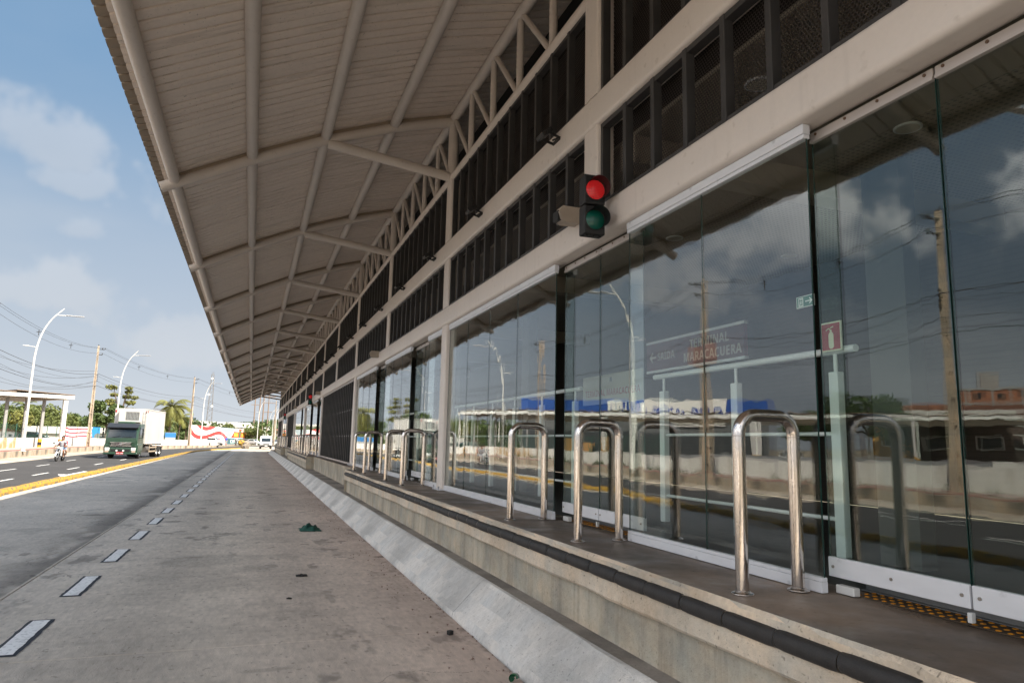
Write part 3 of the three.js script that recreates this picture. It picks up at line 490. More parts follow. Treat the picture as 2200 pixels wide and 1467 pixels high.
// two-lamp traffic lights
{
  const redT = tex(128, 128, (u, v) => { const a = (u * 13) % 1 - 0.5, b = (v * 13) % 1 - 0.5, k = Math.exp(-(a * a + b * b) * 16); return [0.10 + 0.9 * k, 0.003 + 0.05 * k * k, 0.004 + 0.04 * k * k]; });
  const red = std({ c: [0.25, 0.01, 0.012], roughness: 0.3, emissiveMap: redT, emissive: new THREE.Color(1, 1, 1), emissiveIntensity: 0.30 });
  const green = std({ c: [0.004, 0.085, 0.06], roughness: 0.25 });
  const make = () => {
    const t = tag(new THREE.Group(), '', 'traffic light'); t.name = numbered('traffic_light'); scene.add(t);
    part('housing', [new RoundedBoxGeometry(0.23, 0.30, 0.14, 3, 0.018).translate(0, 0.155, 0), new RoundedBoxGeometry(0.23, 0.30, 0.14, 3, 0.018).translate(0, -0.155, 0), box(0.2, 0.02, 0.02, 0, 0.312, 0.03), ...[-0.07, 0, 0.07].map((x) => box(0.02, 0.014, 0.03, x, -0.312, 0.02))], M.black, t);
    part('bracket', [box(0.05, 0.05, 0.16, 0.0, 0.2, -0.12), box(0.05, 0.05, 0.16, 0, -0.2, -0.12)], M.darkmetal, t);
    for (const [y, m, n] of [[0.155, red, 'red_lamp'], [-0.155, green, 'green_lamp']]) {
      const lens = new THREE.SphereGeometry(0.17, 32, 12, 0, 7, 0, 0.63).rotateX(Math.PI / 2), lu = lens.attributes.uv, lp = lens.attributes.position; for (let q = 0; q < lu.count; q++) lu.setXY(q, lp.getX(q) * 5 + 0.5, lp.getY(q) * 5 + 0.5); part(n, lens.translate(0, y, -0.058), m, t);
      const vis = new THREE.CylinderGeometry(0.108, 0.108, 0.15, 32, 1, true, 0.75, 3.3); vis.rotateX(Math.PI / 2); vis.translate(0, y, 0.13);
      part('visor', [vis, new THREE.TorusGeometry(0.106, 0.006, 8, 32).translate(0, y, 0.075)], std({ c: [0.012, 0.012, 0.012], roughness: 0.5, side: THREE.DoubleSide }), t);
    }
    return t;
  };
  const p = atX(1272, 445, 3.06), a = make(); a.position.copy(p); a.rotation.y = -0.05;
  a.userData.label = 'large two-lamp traffic light with red lit, on the beam above the first doors'; a.userData.group = 'traffic lights along the station front';
  const b = copy(a, 'small red traffic light over the second dock, beyond the dark blade screen'); b.position.copy(atX(666.5, 858, 3.06));
  const c = copy(a, 'smallest red traffic light, farthest along the station front'); c.position.copy(atX(612, 894, 3.06));
}
// wedge-shaped signal boxes and floodlights on the beams
{
  const gm = std({ map: tex(256, 256, (u, v) => mul([0.42, 0.35, 0.28], lerp(0.75, 1.1, fbm(u, v, 5, 5, 4, 171))), [1, 1]), roughness: 0.5 });
  const make = (name, label) => { const t = thing(name, label, 'camera housing', [0, 0, 0], 0, 'camera housings on the lower beam');
    part('housing', triUV(new THREE.ExtrudeGeometry(new THREE.Shape([[-0.3, 0.02], [-0.24, 0.11], [0.02, 0.11], [0.02, -0.09], [-0.2, -0.1], [-0.27, -0.07]].map((q) => new THREE.Vector2(...q))), { depth: 0.18, bevelEnabled: true, bevelSize: 0.008, bevelThickness: 0.008, bevelSegments: 2 }).translate(0, 0, -0.09)), gm, t);
    part('lens_shroud', box(0.05, 0.13, 0.16, -0.29, -0.02, 0), M.black, t); return t; };
  const a = make('camera_housing', 'beige wedge camera housing beside the big traffic light'); a.position.copy(atX(1243, 466, FX - 0.01)).add(V(0, 0, -0.05));
  a.scale.setScalar(0.82); const b = copy(a, 'beige wedge camera housing on the lower beam left of the white column'); b.position.copy(atX(812, 762, FX - 0.01));
  const c = copy(a, 'far beige wedge camera housing next to the second red traffic light'); c.position.copy(atX(688, 845, FX - 0.01));
  const d = copy(a, 'farthest beige wedge camera housing on the lower beam'); d.position.copy(atX(637.5, 875, FX - 0.01));
  // floodlights
  const mk = () => { const t = tag(new THREE.Group(), '', 'floodlight', 'floodlights along the middle beam'); t.name = numbered('floodlight'); scene.add(t);
    part('lamp_head', new RoundedBoxGeometry(0.055, 0.14, 0.2, 2, 0.01).rotateZ(-0.95).translate(-0.17, 0.05, 0), M.black, t);
    part('fins', [-0.06, -0.02, 0.02, 0.06].map((z) => box(0.05, 0.12, 0.008, 0, 0, 0).rotateZ(-0.95).translate(-0.14, 0.09, z)), M.black, t);
    part('yoke', [...[-0.11, 0.11].map((z) => beam(V(0, 0, z * 0.9), V(-0.17, 0.05, z), 0.012, 0.03)), box(0.012, 0.04, 0.2, -0.004, 0, 0), beam(V(-0.02, 0, 0.1), V(-0.1, -0.05, 0.1), 0.012, 0.02)], M.black, t); return t; };
  const f = mk(), y = EYE + 3.66, where = ['beside the first upper column', 'between the first and second column', 'just past the second column', 'between the second and third column', 'just past the third column', 'between the third and fourth column', 'past the fourth column', 'between the fourth and fifth column', 'past the fifth column', 'between the fifth and sixth column', 'past the sixth column', 'between the sixth and seventh column', 'past the seventh column', 'near the seventh column joint', 'past the eighth column', 'farther along the beam', 'near the far end', 'at the far end'];
  for (let i = 0; i < 18; i++) { const o = i ? copy(f) : f, z = -7.35 - i * 3.02; o.position.set(FX - 0.005, y, z); o.userData.label = 'small black floodlight on the middle beam ' + where[i]; }
}
// inside the station: metal barriers and signs seen through the glass
{
  const mk = (za, zb, posts, label) => {
    const t = thing('queue_barrier', label, 'barrier', [4.6, P0, 0], 0, 'metal barriers inside the station');
    part('top_tube', bar(V(0, 1.70, za), V(0, 1.70, zb), 0.032, 14), M.barrier, t);
    for (const z of posts) { part('post', [triUV(box(0.075, 1.52, 0.10, 0, 0.76, z, 0.01)), bar(V(0, 1.5, z), V(0, 1.7, z), 0.017, 10)], M.barrier, t); }
    for (let i = 0; i + 1 < posts.length; i++) for (const y of [0.30, 1.0]) part('cross_tube', bar(V(0, y, posts[i] - 0.06), V(0, y, posts[i + 1] + 0.06), 0.018, 10), M.barrier, t);
    return t;
  };
  mk(-4.3, -7.35, [-4.52, -5.82, -7.15], 'steel barrier with square posts behind the nearest fixed glass');
  mk(-9.4, -16.6, [-9.6, -10.9, -12.2, -13.5, -14.8, -16.1], 'steel barrier with square posts behind the panes left of the first door');
  mk(-18.5, -23.5, [-18.8, -20.2, -21.6, -23], 'steel barrier with square posts behind the glass past the white column');
  const sign = thing('direction_sign', 'purple hanging sign with exit arrow and terminal name behind the glass', 'sign', [5.5, EYE + 1.30, -7.86]);
  part('panel', box(0.05, 0.40, 2.2), std({ c: [0.20, 0.03, 0.06], roughness: 0.5 }), sign);
  part('rail', [box(0.06, 0.035, 2.22, 0, 0.215, 0), box(0.06, 0.035, 2.22, 0, -0.215, 0)], M.alu, sign);
  const face = canvasTex(1320, 240, (x, w, h) => { x.fillStyle = '#4e1c2a'; x.fillRect(0, 0, w, h); x.fillStyle = '#b9b4ae'; x.font = 'bold 92px sans-serif'; x.textBaseline = 'middle';
    x.fillText('SAÍDA', 170, h * 0.52); x.lineWidth = 18; x.strokeStyle = '#b9b4ae'; x.beginPath(); x.moveTo(150, h * 0.52); x.lineTo(60, h * 0.52); x.moveTo(100, h * 0.52 - 44); x.lineTo(58, h * 0.52); x.lineTo(100, h * 0.52 + 44); x.stroke();
    x.font = 'bold 100px sans-serif'; x.fillText('TERMINAL', 650, h * 0.29); x.fillText('MARACACUERA', 560, h * 0.73); });
  const fp = new THREE.PlaneGeometry(2.2, 0.40); fp.rotateY(-Math.PI / 2); fp.translate(-0.028, 0, 0); part('lettering', fp, std({ map: face, roughness: 0.5 }), sign);
  const board = thing('terminal_board', 'white board with small red terminal name behind the first door', 'sign', [6.2, EYE + 1.05, -11.4]);
  part('panel', box(0.03, 0.55, 2.3), std({ c: [0.66, 0.64, 0.6], roughness: 0.6 }), board);
  const bt = canvasTex(1024, 240, (x, w, h) => { x.fillStyle = '#cfcac2'; x.fillRect(0, 0, w, h); x.fillStyle = '#a04550'; x.font = 'bold 74px sans-serif'; x.textAlign = 'center'; x.fillText('TERMINAL MARACACUERA', w / 2, h * 0.72); x.fillStyle = '#555'; x.fillRect(w * 0.48, 26, 40, 40); });
  const bp = new THREE.PlaneGeometry(2.3, 0.55); bp.rotateY(-Math.PI / 2); bp.translate(-0.017, 0, 0); part('lettering', bp, std({ map: bt, roughness: 0.6 }), board);
  const ex = thing('exit_sign', 'small green exit sign with running figure and arrow behind the glass', 'sign', [4.4, EYE + 1.268, -4.62]);
  part('plate', box(0.012, 0.1, 0.2), std({ c: [0.6, 0.62, 0.6], roughness: 0.5 }), ex);
  const et = canvasTex(256, 128, (x, w, h) => { x.fillStyle = '#e8efe9'; x.fillRect(0, 0, w, h); x.fillStyle = '#3f7f6d'; x.fillRect(8, 8, w - 16, h - 16); x.strokeStyle = x.fillStyle = '#eef4ee'; x.lineWidth = 14; x.beginPath(); x.moveTo(130, 64); x.lineTo(226, 64); x.moveTo(192, 32); x.lineTo(228, 64); x.lineTo(192, 96); x.stroke();
    x.strokeRect(36, 24, 60, 84); x.beginPath(); x.arc(70, 40, 9, 0, 7); x.fill(); x.lineWidth = 9; x.beginPath(); x.moveTo(68, 52); x.lineTo(62, 76); x.lineTo(78, 88); x.moveTo(62, 76); x.lineTo(46, 98); x.moveTo(50, 62); x.lineTo(86, 66); x.stroke(); });
  const ep = new THREE.PlaneGeometry(0.2, 0.1); ep.rotateY(-Math.PI / 2); ep.translate(-0.0075, 0, 0); part('pictogram', ep, std({ map: et, roughness: 0.5 }), ex);
  const fx = thing('extinguisher_sign', 'square red fire extinguisher sign on a dark post behind the glass', 'sign', [4.55, EYE + 0.955, -4.50]);
  part('plate', box(0.012, 0.25, 0.22), std({ c: [0.7, 0.68, 0.55], roughness: 0.5 }), fx);
  const ft = canvasTex(256, 280, (x, w, h) => { x.fillStyle = '#e9e6cf'; x.fillRect(0, 0, w, h); x.fillStyle = '#a8283c'; x.fillRect(14, 14, w - 28, h - 28); x.fillStyle = '#e9e6cf'; x.beginPath(); x.roundRect(w / 2 - 32, 96, 64, 160, 30); x.fill(); x.fillRect(w / 2 - 12, 76, 24, 30); x.strokeStyle = '#e9e6cf'; x.lineWidth = 10; x.beginPath(); x.moveTo(w / 2, 78); x.lineTo(w / 2 - 30, 58); x.lineTo(w / 2 - 62, 78); x.moveTo(w / 2 - 10, 58); x.lineTo(w / 2 + 34, 46); x.stroke(); });
  const fpp = new THREE.PlaneGeometry(0.22, 0.25); fpp.rotateY(-Math.PI / 2); fpp.translate(-0.0075, 0, 0); part('pictogram', fpp, std({ map: ft, roughness: 0.5 }), fx);
}
// litter on the bus lane
{
  const r = rng(71), rag = (name, label, p, sx, sz, h, c, cat) => { const rows = []; for (let i = 0; i <= 12; i++) { const row = []; for (let j = 0; j <= 10; j++) { const u = i / 12 - 0.5, v = j / 10 - 0.5, q = Math.max(0, 1 - (u * u + v * v) * 4.2); row.push(V(u * sx * (0.8 + 0.4 * n1(j * 1.7, 5)), 0.008 + h * q * (0.25 + n1(i * 1.3 + j * 0.8, 7)), v * sz * (0.8 + 0.4 * n1(i * 1.9, 9)))); } rows.push(row); }
    const t = tag(part(name, grid(rows), std({ c, roughness: 0.85, side: THREE.DoubleSide }), scene), label, cat); t.position.copy(p); return t; };
  rag('green_rag', 'crumpled dark green rag lying on the bus lane', V(1.27, 0, -15.2), 0.42, 0.6, 0.13, [0.01, 0.075, 0.055], 'rag');
  rag('black_scrap', 'thin black scrap on the bus lane, farther of two', V(0.78, 0, -10.2), 0.15, 0.16, 0.02, [0.02, 0.018, 0.016], 'litter');
  rag('black_scrap', 'thin black scrap on the bus lane, nearer of two', V(0.55, 0, -8.8), 0.06, 0.07, 0.012, [0.03, 0.024, 0.02], 'litter');
  const cube = thing('black_chip', 'small black block lying near the sloped kerb', 'litter', [1.95, 0, -6.83], 0.4); part('block', triUV(new RoundedBoxGeometry(0.05, 0.04, 0.05, 2, 0.006).translate(0, 0.021, 0)), M.black, cube);
  const bt = thing('green_bottle_shard', 'green broken bottle piece at the foot of the sloped kerb', 'litter', [2.09, 0.03, -5.40], 0.8);
  part('shard', new THREE.LatheGeometry([[0.01, 0], [0.035, 0.004], [0.036, 0.05], [0.03, 0.07]].map((q) => new THREE.Vector2(...q)), 16, 0, 4.2).rotateZ(1.4), phys({ c: [0.01, 0.12, 0.05], roughness: 0.1, side: THREE.DoubleSide }), bt);
  const gm = [], gr = rng(73); for (let i = 0; i < 420; i++) { const z = -3 - Math.pow(gr(), 1.4) * 40, x = 2.13 - Math.pow(gr(), 2.2) * 0.5, s = 0.005 + gr() * 0.012; gm.push(new THREE.TetrahedronGeometry(s, 0).rotateX(gr() * 6).rotateY(gr() * 6).translate(x, s * 0.5, z)); }
  tag(part('gravel', gm, std({ c: [0.24, 0.17, 0.14], roughness: 0.95 }), scene, 'stuff'), 'loose grit gathered along the foot of the sloped kerb', 'gravel');
}
// ------------------------------------------------------------------ the street beyond the bus lane
M.asphalt = std({ map: tex(1024, 1024, (u, v) => { const k = lerp(0.8, 1.15, fbm(u, v, 4, 4, 5, 201)) * lerp(0.85, 1.15, fbm(u, v, 120, 120, 2, 203)) * lerp(0.92, 1.08, fbm(u, v, 24, 3, 3, 205)); return [0.05 * k, 0.046 * k, 0.045 * k]; }, [0.12, 0.12]), roughness: 0.9, ...bumpy(3, 0.004) });
M.sand = std({ map: concrete([0.46, 0.385, 0.31], { tile: 6, dark: 0.6, seed: 22, warm: 0.2 }), roughness: 0.95, ...bumpy(2, 0.006) });
M.paving = std({ map: concrete([0.42, 0.355, 0.29], { tile: 5, dark: 0.7, seed: 24, warm: 0.2 }), roughness: 0.95 });
M.redpath = std({ map: concrete([0.34, 0.10, 0.085], { tile: 5, dark: 0.5, seed: 26 }), roughness: 0.95 });
M.kerbgrey = std({ map: concrete([0.36, 0.30, 0.235], { tile: 3, dark: 1.0, seed: 28, warm: 0.3 }), roughness: 0.95 });
M.yellowkerb = [1, 2].map((s) => std({ map: tex(512, 512, (u, v) => { const w = sstep(0.48, 0.62, fbm(u, v, 8, 10, 5, 210 + s)), k = lerp(0.75, 1.08, fbm(u, v, 6, 6, 4, 214 + s)); return mix3(mul([0.47, 0.27, 0.035], k), [0.15, 0.125, 0.095], w * 0.9); }, [0.7, 0.7]), roughness: 0.85 }));
M.whitewall = std({ map: tex(1024, 1024, (u, v) => { const k = lerp(0.88, 1.03, fbm(u, v, 5, 5, 5, 221)), d = sstep(0.5, 0.8, fbm(u, v, 8, 5, 5, 223)) * 0.28, st = sstep(0.62, 0.85, fbm(u, v, 50, 2, 4, 225)) * 0.18; return mix3(mul([0.74, 0.715, 0.68], k), [0.34, 0.27, 0.20], d + st); }, [0.16, 0.16]), roughness: 0.9 });
M.brown = std({ c: [0.23, 0.16, 0.115], roughness: 0.85 });
M.white = std({ c: [0.74, 0.73, 0.70], roughness: 0.55 });
M.lampwhite = std({ c: [0.72, 0.70, 0.66], roughness: 0.4 });
M.post = std({ map: concrete([0.44, 0.355, 0.27], { tile: 3, dark: 0.6, seed: 34, size: 512, warm: 0.2 }), roughness: 0.92 });
M.cable = std({ c: [0.06, 0.06, 0.065], roughness: 0.7 });
M.green = std({ c: [0.03, 0.11, 0.08], roughness: 0.6 });
{
  const earth = std({ map: concrete([0.27, 0.22, 0.15], { tile: 40, dark: 0.8, seed: 40, warm: 0.3 }), roughness: 1 });
  const g = new THREE.PlaneGeometry(5000, 5000); g.rotateX(-Math.PI / 2); g.translate(0, -0.42, 0); part('ground', triUV(g), earth, scene, 'structure');
  const ribbon = (S1, f1, S2, f2, z0, z1, step, thick = 0) => {   // between two lines along the street, each with its own height
    const rows = []; for (let z = z0; z >= z1 - 1e-6; z -= step) { const a = along(S1, z), b = along(S2, z); rows.push([0, 0.5, 1].map((t) => V(lerp(a, b, t), lerp(f1(z), f2(z), t), z))); }
    return triUV(grid(rows));
  };
  const c = (h) => () => h;
  part('street', ribbon(axS, c(ROAD), kxS.map(([z, x]) => [z, x - 0.2]).concat([[-215, 14]]), c(ROAD), 16, -212, 4), M.asphalt, scene, 'structure');
  part('street_shoulder', ribbon(sxS, (z) => along(syS, z) - 0.42, axS.map(([z, x]) => [z, x + 0.05]), c(ROAD + 0.006), 16, -212, 4), M.sand, scene, 'structure');
  const sw = group('sidewalk'); sw.userData.kind = 'structure';
  part('paving', ribbon(wxS.map(([z, x]) => [z, x - 0.2]), (z) => along(syS, z) + 0.05, sxS.map(([z, x]) => [z, x - 0.1]), (z) => along(syS, z), 16, -212, 4), M.paving, sw);
  part('red_path', ribbon(sxS.map(([z, x]) => [z, x - 1.05]), (z) => along(syS, z) + 0.032, sxS.map(([z, x]) => [z, x - 0.5]), (z) => along(syS, z) + 0.018, 16, -150, 4), M.redpath, sw);
  const kr = rng(301);
  for (let z = 4; z > -150; z -= 1.5) {
    const a = along(sxS, z), b = along(sxS, z - 1.49), y = along(syS, z), jx = (kr() - 0.5) * 0.03, jy = (kr() - 0.5) * 0.03;
    const g2 = beam(V(a + jx, y - 0.2 + jy, z), V(b + jx, y - 0.2 + jy, z - 1.49), 0.16, 0.46); part('kerb_stone', triUV(g2), M.kerbgrey, sw);
  }
  const yk = group('yellow_kerb'); yk.userData.kind = 'structure';
  for (let z = 6, i = 0; z > -125; z -= 0.98, i++) {
    const a = along(kxS, z) - 0.14, b = along(kxS, z - 0.965) - 0.14, j = (kr() - 0.5) * 0.03, h = (kr() - 0.5) * 0.03, P = V(a + j, 0, z), Q = V(b + j, 0, z - 0.965);
    const g2 = new THREE.ExtrudeGeometry(new THREE.Shape([[-0.14, -0.16], [0.14, -0.16], [0.135, 0.08], [0.08, 0.155], [-0.08, 0.155], [-0.135, 0.08]].map((q) => new THREE.Vector2(...q))), { depth: P.distanceTo(Q), bevelEnabled: false });
    const d = Q.clone().sub(P).normalize(); g2.rotateY(Math.atan2(d.x, d.z)); g2.translate(P.x, P.y + h, P.z); part('kerb_stone', triUV(g2), M.yellowkerb[kr() < 0.6 ? 0 : 1], yk);
  }
  part('far_pavement', (() => { const g2 = new THREE.PlaneGeometry(30, 60); g2.rotateX(-Math.PI / 2); g2.translate(13.5, -0.03, -132.4); return triUV(g2); })(), M.sand, scene, 'structure');
  part('junction_pavement', (() => { const g2 = new THREE.PlaneGeometry(40, 60); g2.rotateX(-Math.PI / 2); g2.translate(23, -0.06, -72); return triUV(g2); })(), M.sand, scene, 'structure');
  const f2 = new THREE.BufferGeometry(); f2.setAttribute('position', new THREE.Float32BufferAttribute([-6, -0.02, -102.6, 2, -0.02, -102.6, -0.5, -0.02, -130, -0.5, -0.02, -130, 2, -0.02, -102.6, 8, -0.02, -130], 3)); f2.computeVertexNormals(); part('lane_end', triUV(f2), M.sand, scene, 'structure');
  // markings
  const mk = group('street_marking'); mk.userData.kind = 'structure';
  const line = (x, z, l, w = 0.1, dx = 0) => { const g2 = new THREE.BufferGeometry(); g2.setAttribute('position', new THREE.Float32BufferAttribute([x - w / 2, z, x + w / 2, z, x + w / 2 + dx, z - l, x - w / 2, z, x + w / 2 + dx, z - l, x - w / 2 + dx, z - l].reduce((o, q, i, a) => (i % 2 ? o : [...o, q, ROAD + 0.006, a[i + 1]]), []), 3)); g2.computeVertexNormals(); part('lane_mark', triUV(g2), M.whitepaint, mk); };
  for (const z of [-6, -14.2, -22, -30.4, -42.6, -49.4, -59, -70, -80, -92]) line(-11.9 - (z < -55 ? 0.5 : 0), z, 2.9, 0.11);
  for (const z of [-9, -17, -25, -33, -38.6, -45.3, -52.4, -62, -74, -86]) line(-9.42, z, 2.8, 0.11);
  const ar = new THREE.ShapeGeometry(new THREE.Shape([[-0.1, 0], [0.1, 0], [0.1, 3.4], [0.55, 3.3], [0, 5.2], [-0.55, 3.3], [-0.1, 3.4]].map((q) => new THREE.Vector2(...q)))); ar.rotateX(-Math.PI / 2); ar.rotateY(Math.PI); ar.translate(-8.1, ROAD + 0.006, -43); part('lane_arrow', triUV(ar), M.whitepaint, mk);
}
// low white wall with pillars and a stained stretch
{
  const wl = thing('boundary_wall', 'long low white plastered wall along the far sidewalk', 'wall');
  const pts = []; for (let z = 14; z >= -170; z -= 6) pts.push(z);
  const ochre = std({ map: tex(512, 512, (u, v) => mix3([0.62, 0.57, 0.5], [0.42, 0.27, 0.13], sstep(0.35, 0.6, fbm(u, v, 4, 3, 5, 231))), [0.3, 0.5]), roughness: 0.95 });
  for (let i = 0; i + 1 < pts.length; i++) {
    const za = pts[i], zb = pts[i + 1] + 0.02, a = V(along(wxS, za) - 0.1, along(syS, za) + 0.42, za), b = V(along(wxS, zb) - 0.1, along(syS, zb) + 0.42, zb);
    part('wall_panel', triUV(beam(a, b, 0.16, 1.05)), za === -64 || za === -70 ? ochre : M.whitewall, wl);
    part('wall_pillar', triUV(box(0.22, 1.07, 0.22, a.x + 0.04, a.y + 0.01, a.z)), std({ c: [0.6, 0.585, 0.57], roughness: 0.9 }), wl);
  }
  // green mesh fence behind the wall
  const fe = thing('mesh_fence', 'green welded mesh fence on posts behind the low white wall', 'fence'), fm = M.hex.clone(); fm.color.setRGB(0.03, 0.12, 0.085);
  const ft = tex(64, 64, (u, v) => [1, 1, 1, u < 0.085 || v < 0.085 ? 1 : 0], [1 / 0.11, 1 / 0.11], true); fm.map = ft;
  for (let i = 9; i + 1 < 23; i++) {
    const za = pts[i], zb = pts[i + 1], xa = along(wxS, za) - 0.9, xb = along(wxS, zb) - 0.9, s = new THREE.PlaneGeometry(Math.hypot(xa - xb, za - zb), 1.7); const g = s; g.rotateY(Math.atan2(-(zb - za), xb - xa)); g.translate((xa + xb) / 2, 1.75, (za + zb) / 2);
    const uv = g.attributes.uv, L = Math.hypot(xa - xb, za - zb); for (let q = 0; q < uv.count; q++) uv.setXY(q, uv.getX(q) * L, uv.getY(q) * 1.7); part('fence_panel', g, fm, fe);
    for (const t of [0, 0.5]) part('fence_post', bar(V(lerp(xa, xb, t), 0, lerp(za, zb, t)), V(lerp(xa, xb, t), 2.7, lerp(za, zb, t)), 0.035, 8), M.green, fe);
  }
  // weeds at the wall's foot
  const r = rng(311), gs = [];
  for (let i = 0; i < 70; i++) { const z = -9 - r() * 60, x = along(wxS, z) + 0.15 + r() * 0.35, y = along(syS, z) + 0.02, n = 10 + r() * 14; for (let k = 0; k < n; k++) { const a = r() * 6.3, l = 0.1 + r() * 0.32, b = 0.02; const g = new THREE.BufferGeometry(), dx = Math.cos(a) * l * 0.6, dz = Math.sin(a) * l * 0.6, bx = x + (r() - 0.5) * 0.3, bz = z + (r() - 0.5) * 0.5; g.setAttribute('position', new THREE.Float32BufferAttribute([bx - b, y, bz, bx + b, y, bz + b, bx + dx, y + l, bz + dz], 3)); g.computeVertexNormals(); g.setAttribute('uv', new THREE.Float32BufferAttribute(new Float32Array(6), 2)); gs.push(g); } }
  tag(part('weeds', gs, std({ c: [0.055, 0.085, 0.02], roughness: 0.9, side: THREE.DoubleSide }), scene, 'stuff'), 'tufts of weeds growing along the foot of the low white wall', 'weeds');
}
// ------------------------------------------------------------------ lamp posts
function lampPost() {
  const t = tag(new THREE.Group(), '', 'street lamp', 'curved white street lamps'); t.name = numbered('street_lamp'); scene.add(t);
  const spine = [[0, 0], [0, 3], [0, 6], [0.05, 7.8], [0.32, 9.3], [0.85, 10.5], [1.65, 11.5]], rows = [], c = new THREE.CatmullRomCurve3(spine.map(([x, y]) => V(x, y, 0)));
  for (let i = 0; i <= 36; i++) { const p = c.getPoint(i / 36), d = c.getTangent(i / 36), n = V(-d.y, d.x, 0), r = lerp(0.10, 0.04, i / 36), row = []; for (let j = 0; j < 12; j++) { const a = j / 12 * 6.2832; row.push(p.clone().addScaledVector(n, Math.cos(a) * r).add(V(0, 0, Math.sin(a) * r))); } rows.push(row); }
  part('pole', grid(rows, true), M.lampwhite, t);
  part('arm', bar(V(1.15, 10.9, 0), V(1.9, 10.93, 0), 0.03, 8), M.lampwhite, t);
  part('lamp_head', triUV(new RoundedBoxGeometry(1.25, 0.07, 0.26, 2, 0.02).translate(2.45, 10.95, 0)), std({ c: [0.42, 0.42, 0.43], roughness: 0.5 }), t);
  part('rear_arm', [bar(V(0.05, 8.2, 0), V(-0.55, 8.26, 0), 0.022, 8), box(0.42, 0.05, 0.16, -0.62, 8.27, 0)], M.lampwhite, t);
  part('base_flange', [box(0.42, 0.03, 0.42, 0, 0.02, 0), bar(V(0, 0, 0), V(0, 0.5, 0), 0.145, 12)], M.lampwhite, t);
  return t;
}
{
  const l0 = lampPost(), at = [[-16.6, 0.41, -64.6, 0.15, 'tallest curved white street lamp at left, in front of the roofed shelter'], [-15.4, 0.42, -38, 0.1, 'curved white street lamp mirrored in the pane behind the second rail'], [-15.2, 0.41, -12, 0.05, 'curved white street lamp opposite the nearest doors'],
    [-15.1, 0.42, -94, -0.2, 'curved white street lamp rising behind the truck body'], [-8.2, 0.25, -134, -0.5, 'curved white street lamp in front of the red and white mural']];
  at.forEach(([x, y, z, a, label], i) => { const o = i ? copy(l0, label) : l0; o.userData.label = label; o.position.set(x, y, z); o.rotation.y = a; });
  const far = [[551, 960, 173, 'far curved white street lamp left of the white van'], [575, 957, 235, 'farther curved white street lamp, middle of three above the van'], [583, 956, 225, 'farther curved white street lamp just right of the middle one above the van'], [590, 956, 205, 'far curved white street lamp closest to the station end']];
  for (const [u, v, D, label] of far) { const o = copy(l0, label), p = atD(u, v, D); o.position.set(p.x, 0, p.z); o.rotation.y = -0.4; }
}
// ------------------------------------------------------------------ concrete utility poles and cables
function utilityPole(h = 11) {
  const t = tag(new THREE.Group(), '', 'utility pole', 'concrete utility poles'); t.name = numbered('utility_pole'); scene.add(t);
  const w0 = 0.40, w1 = 0.17, d0 = 0.30, d1 = 0.14, fl = 0.085, W = (y) => lerp(w0, w1, y / h), D = (y) => lerp(d0, d1, y / h), rows = (x0, x1, s) => [];
  const taper = (fx0, fx1, fz0, fz1) => { const P = [], q = (y) => [[fx0(y), fz0(y)], [fx1(y), fz0(y)], [fx1(y), fz1(y)], [fx0(y), fz1(y)]], rr = []; for (let i = 0; i <= 8; i++) { const y = h * i / 8; rr.push(q(y).map(([x, z]) => V(x, y, z))); } const g = toCreasedNormals(grid(rr, true), 0.5); const top = box(fx1(h) - fx0(h), 0.02, fz1(h) - fz0(h), (fx0(h) + fx1(h)) / 2, h - 0.008, (fz0(h) + fz1(h)) / 2); return [triUV(g), triUV(top)]; };
  part('flange', [...taper((y) => -W(y) / 2, (y) => -W(y) / 2 + fl, (y) => -D(y) / 2, (y) => D(y) / 2), ...taper((y) => W(y) / 2 - fl * 0.9, (y) => W(y) / 2, (y) => -D(y) / 2, (y) => D(y) / 2)], M.post, t);
  part('web', taper((y) => -W(y) / 2 + fl * 0.8, (y) => W(y) / 2 - fl * 0.8, () => -0.035, () => 0.035), M.post, t);
  const stiff = []; for (let y = 0.55; y < h - 0.3; y += 1.02) stiff.push(triUV(box(W(y) - fl * 1.7, 0.10, D(y) * 0.92, 0, y, 0)));
  part('stiffener', stiff, M.post, t);
  part('crossarm', [0.35, 0.95].map((q) => beam(V(0.05, h - q, 0), V(0.75 - q * 0.3, h - q - 0.03, 0), 0.06, 0.07)), M.darkmetal, t);
  part('insulator', [[0.7, 0.35], [0.42, 0.35], [0.45, 0.95], [0, -0.02]].map(([x, q]) => new THREE.LatheGeometry([[0, 0], [0.03, 0.02], [0.07, 0.05], [0.03, 0.08], [0.06, 0.11], [0.03, 0.15], [0, 0.17]].map((p) => new THREE.Vector2(...p)), 10).translate(x, h - q, 0)), M.darkmetal, t);
  part('secondary_rack', [0, 0.22, 0.44, 0.66].map((q) => new THREE.CylinderGeometry(0.05, 0.05, 0.09, 10).translate(0.22, h - 3.2 - q, 0)), M.darkmetal, t);
  return t;
}
const poleAt = [[-16.9, 0.4, -18.2, 10.5, 'concrete utility pole mirrored at the right end of the glass'], [-17.0, 0.4, -32.6, 11, 'concrete utility pole carrying two pink transformers'], [-18.6, 0.4, -59.7, 11, 'concrete utility pole mirrored behind the second hoop rail'], [-17.4, 0.42, -92, 11.6, 'concrete utility pole left of the truck'], [-9.6, 0.28, -128, 11.4, 'concrete utility pole right of the palm tree'], [5.5, 0.0, -190, 11.4, 'far concrete utility pole behind the white van']];
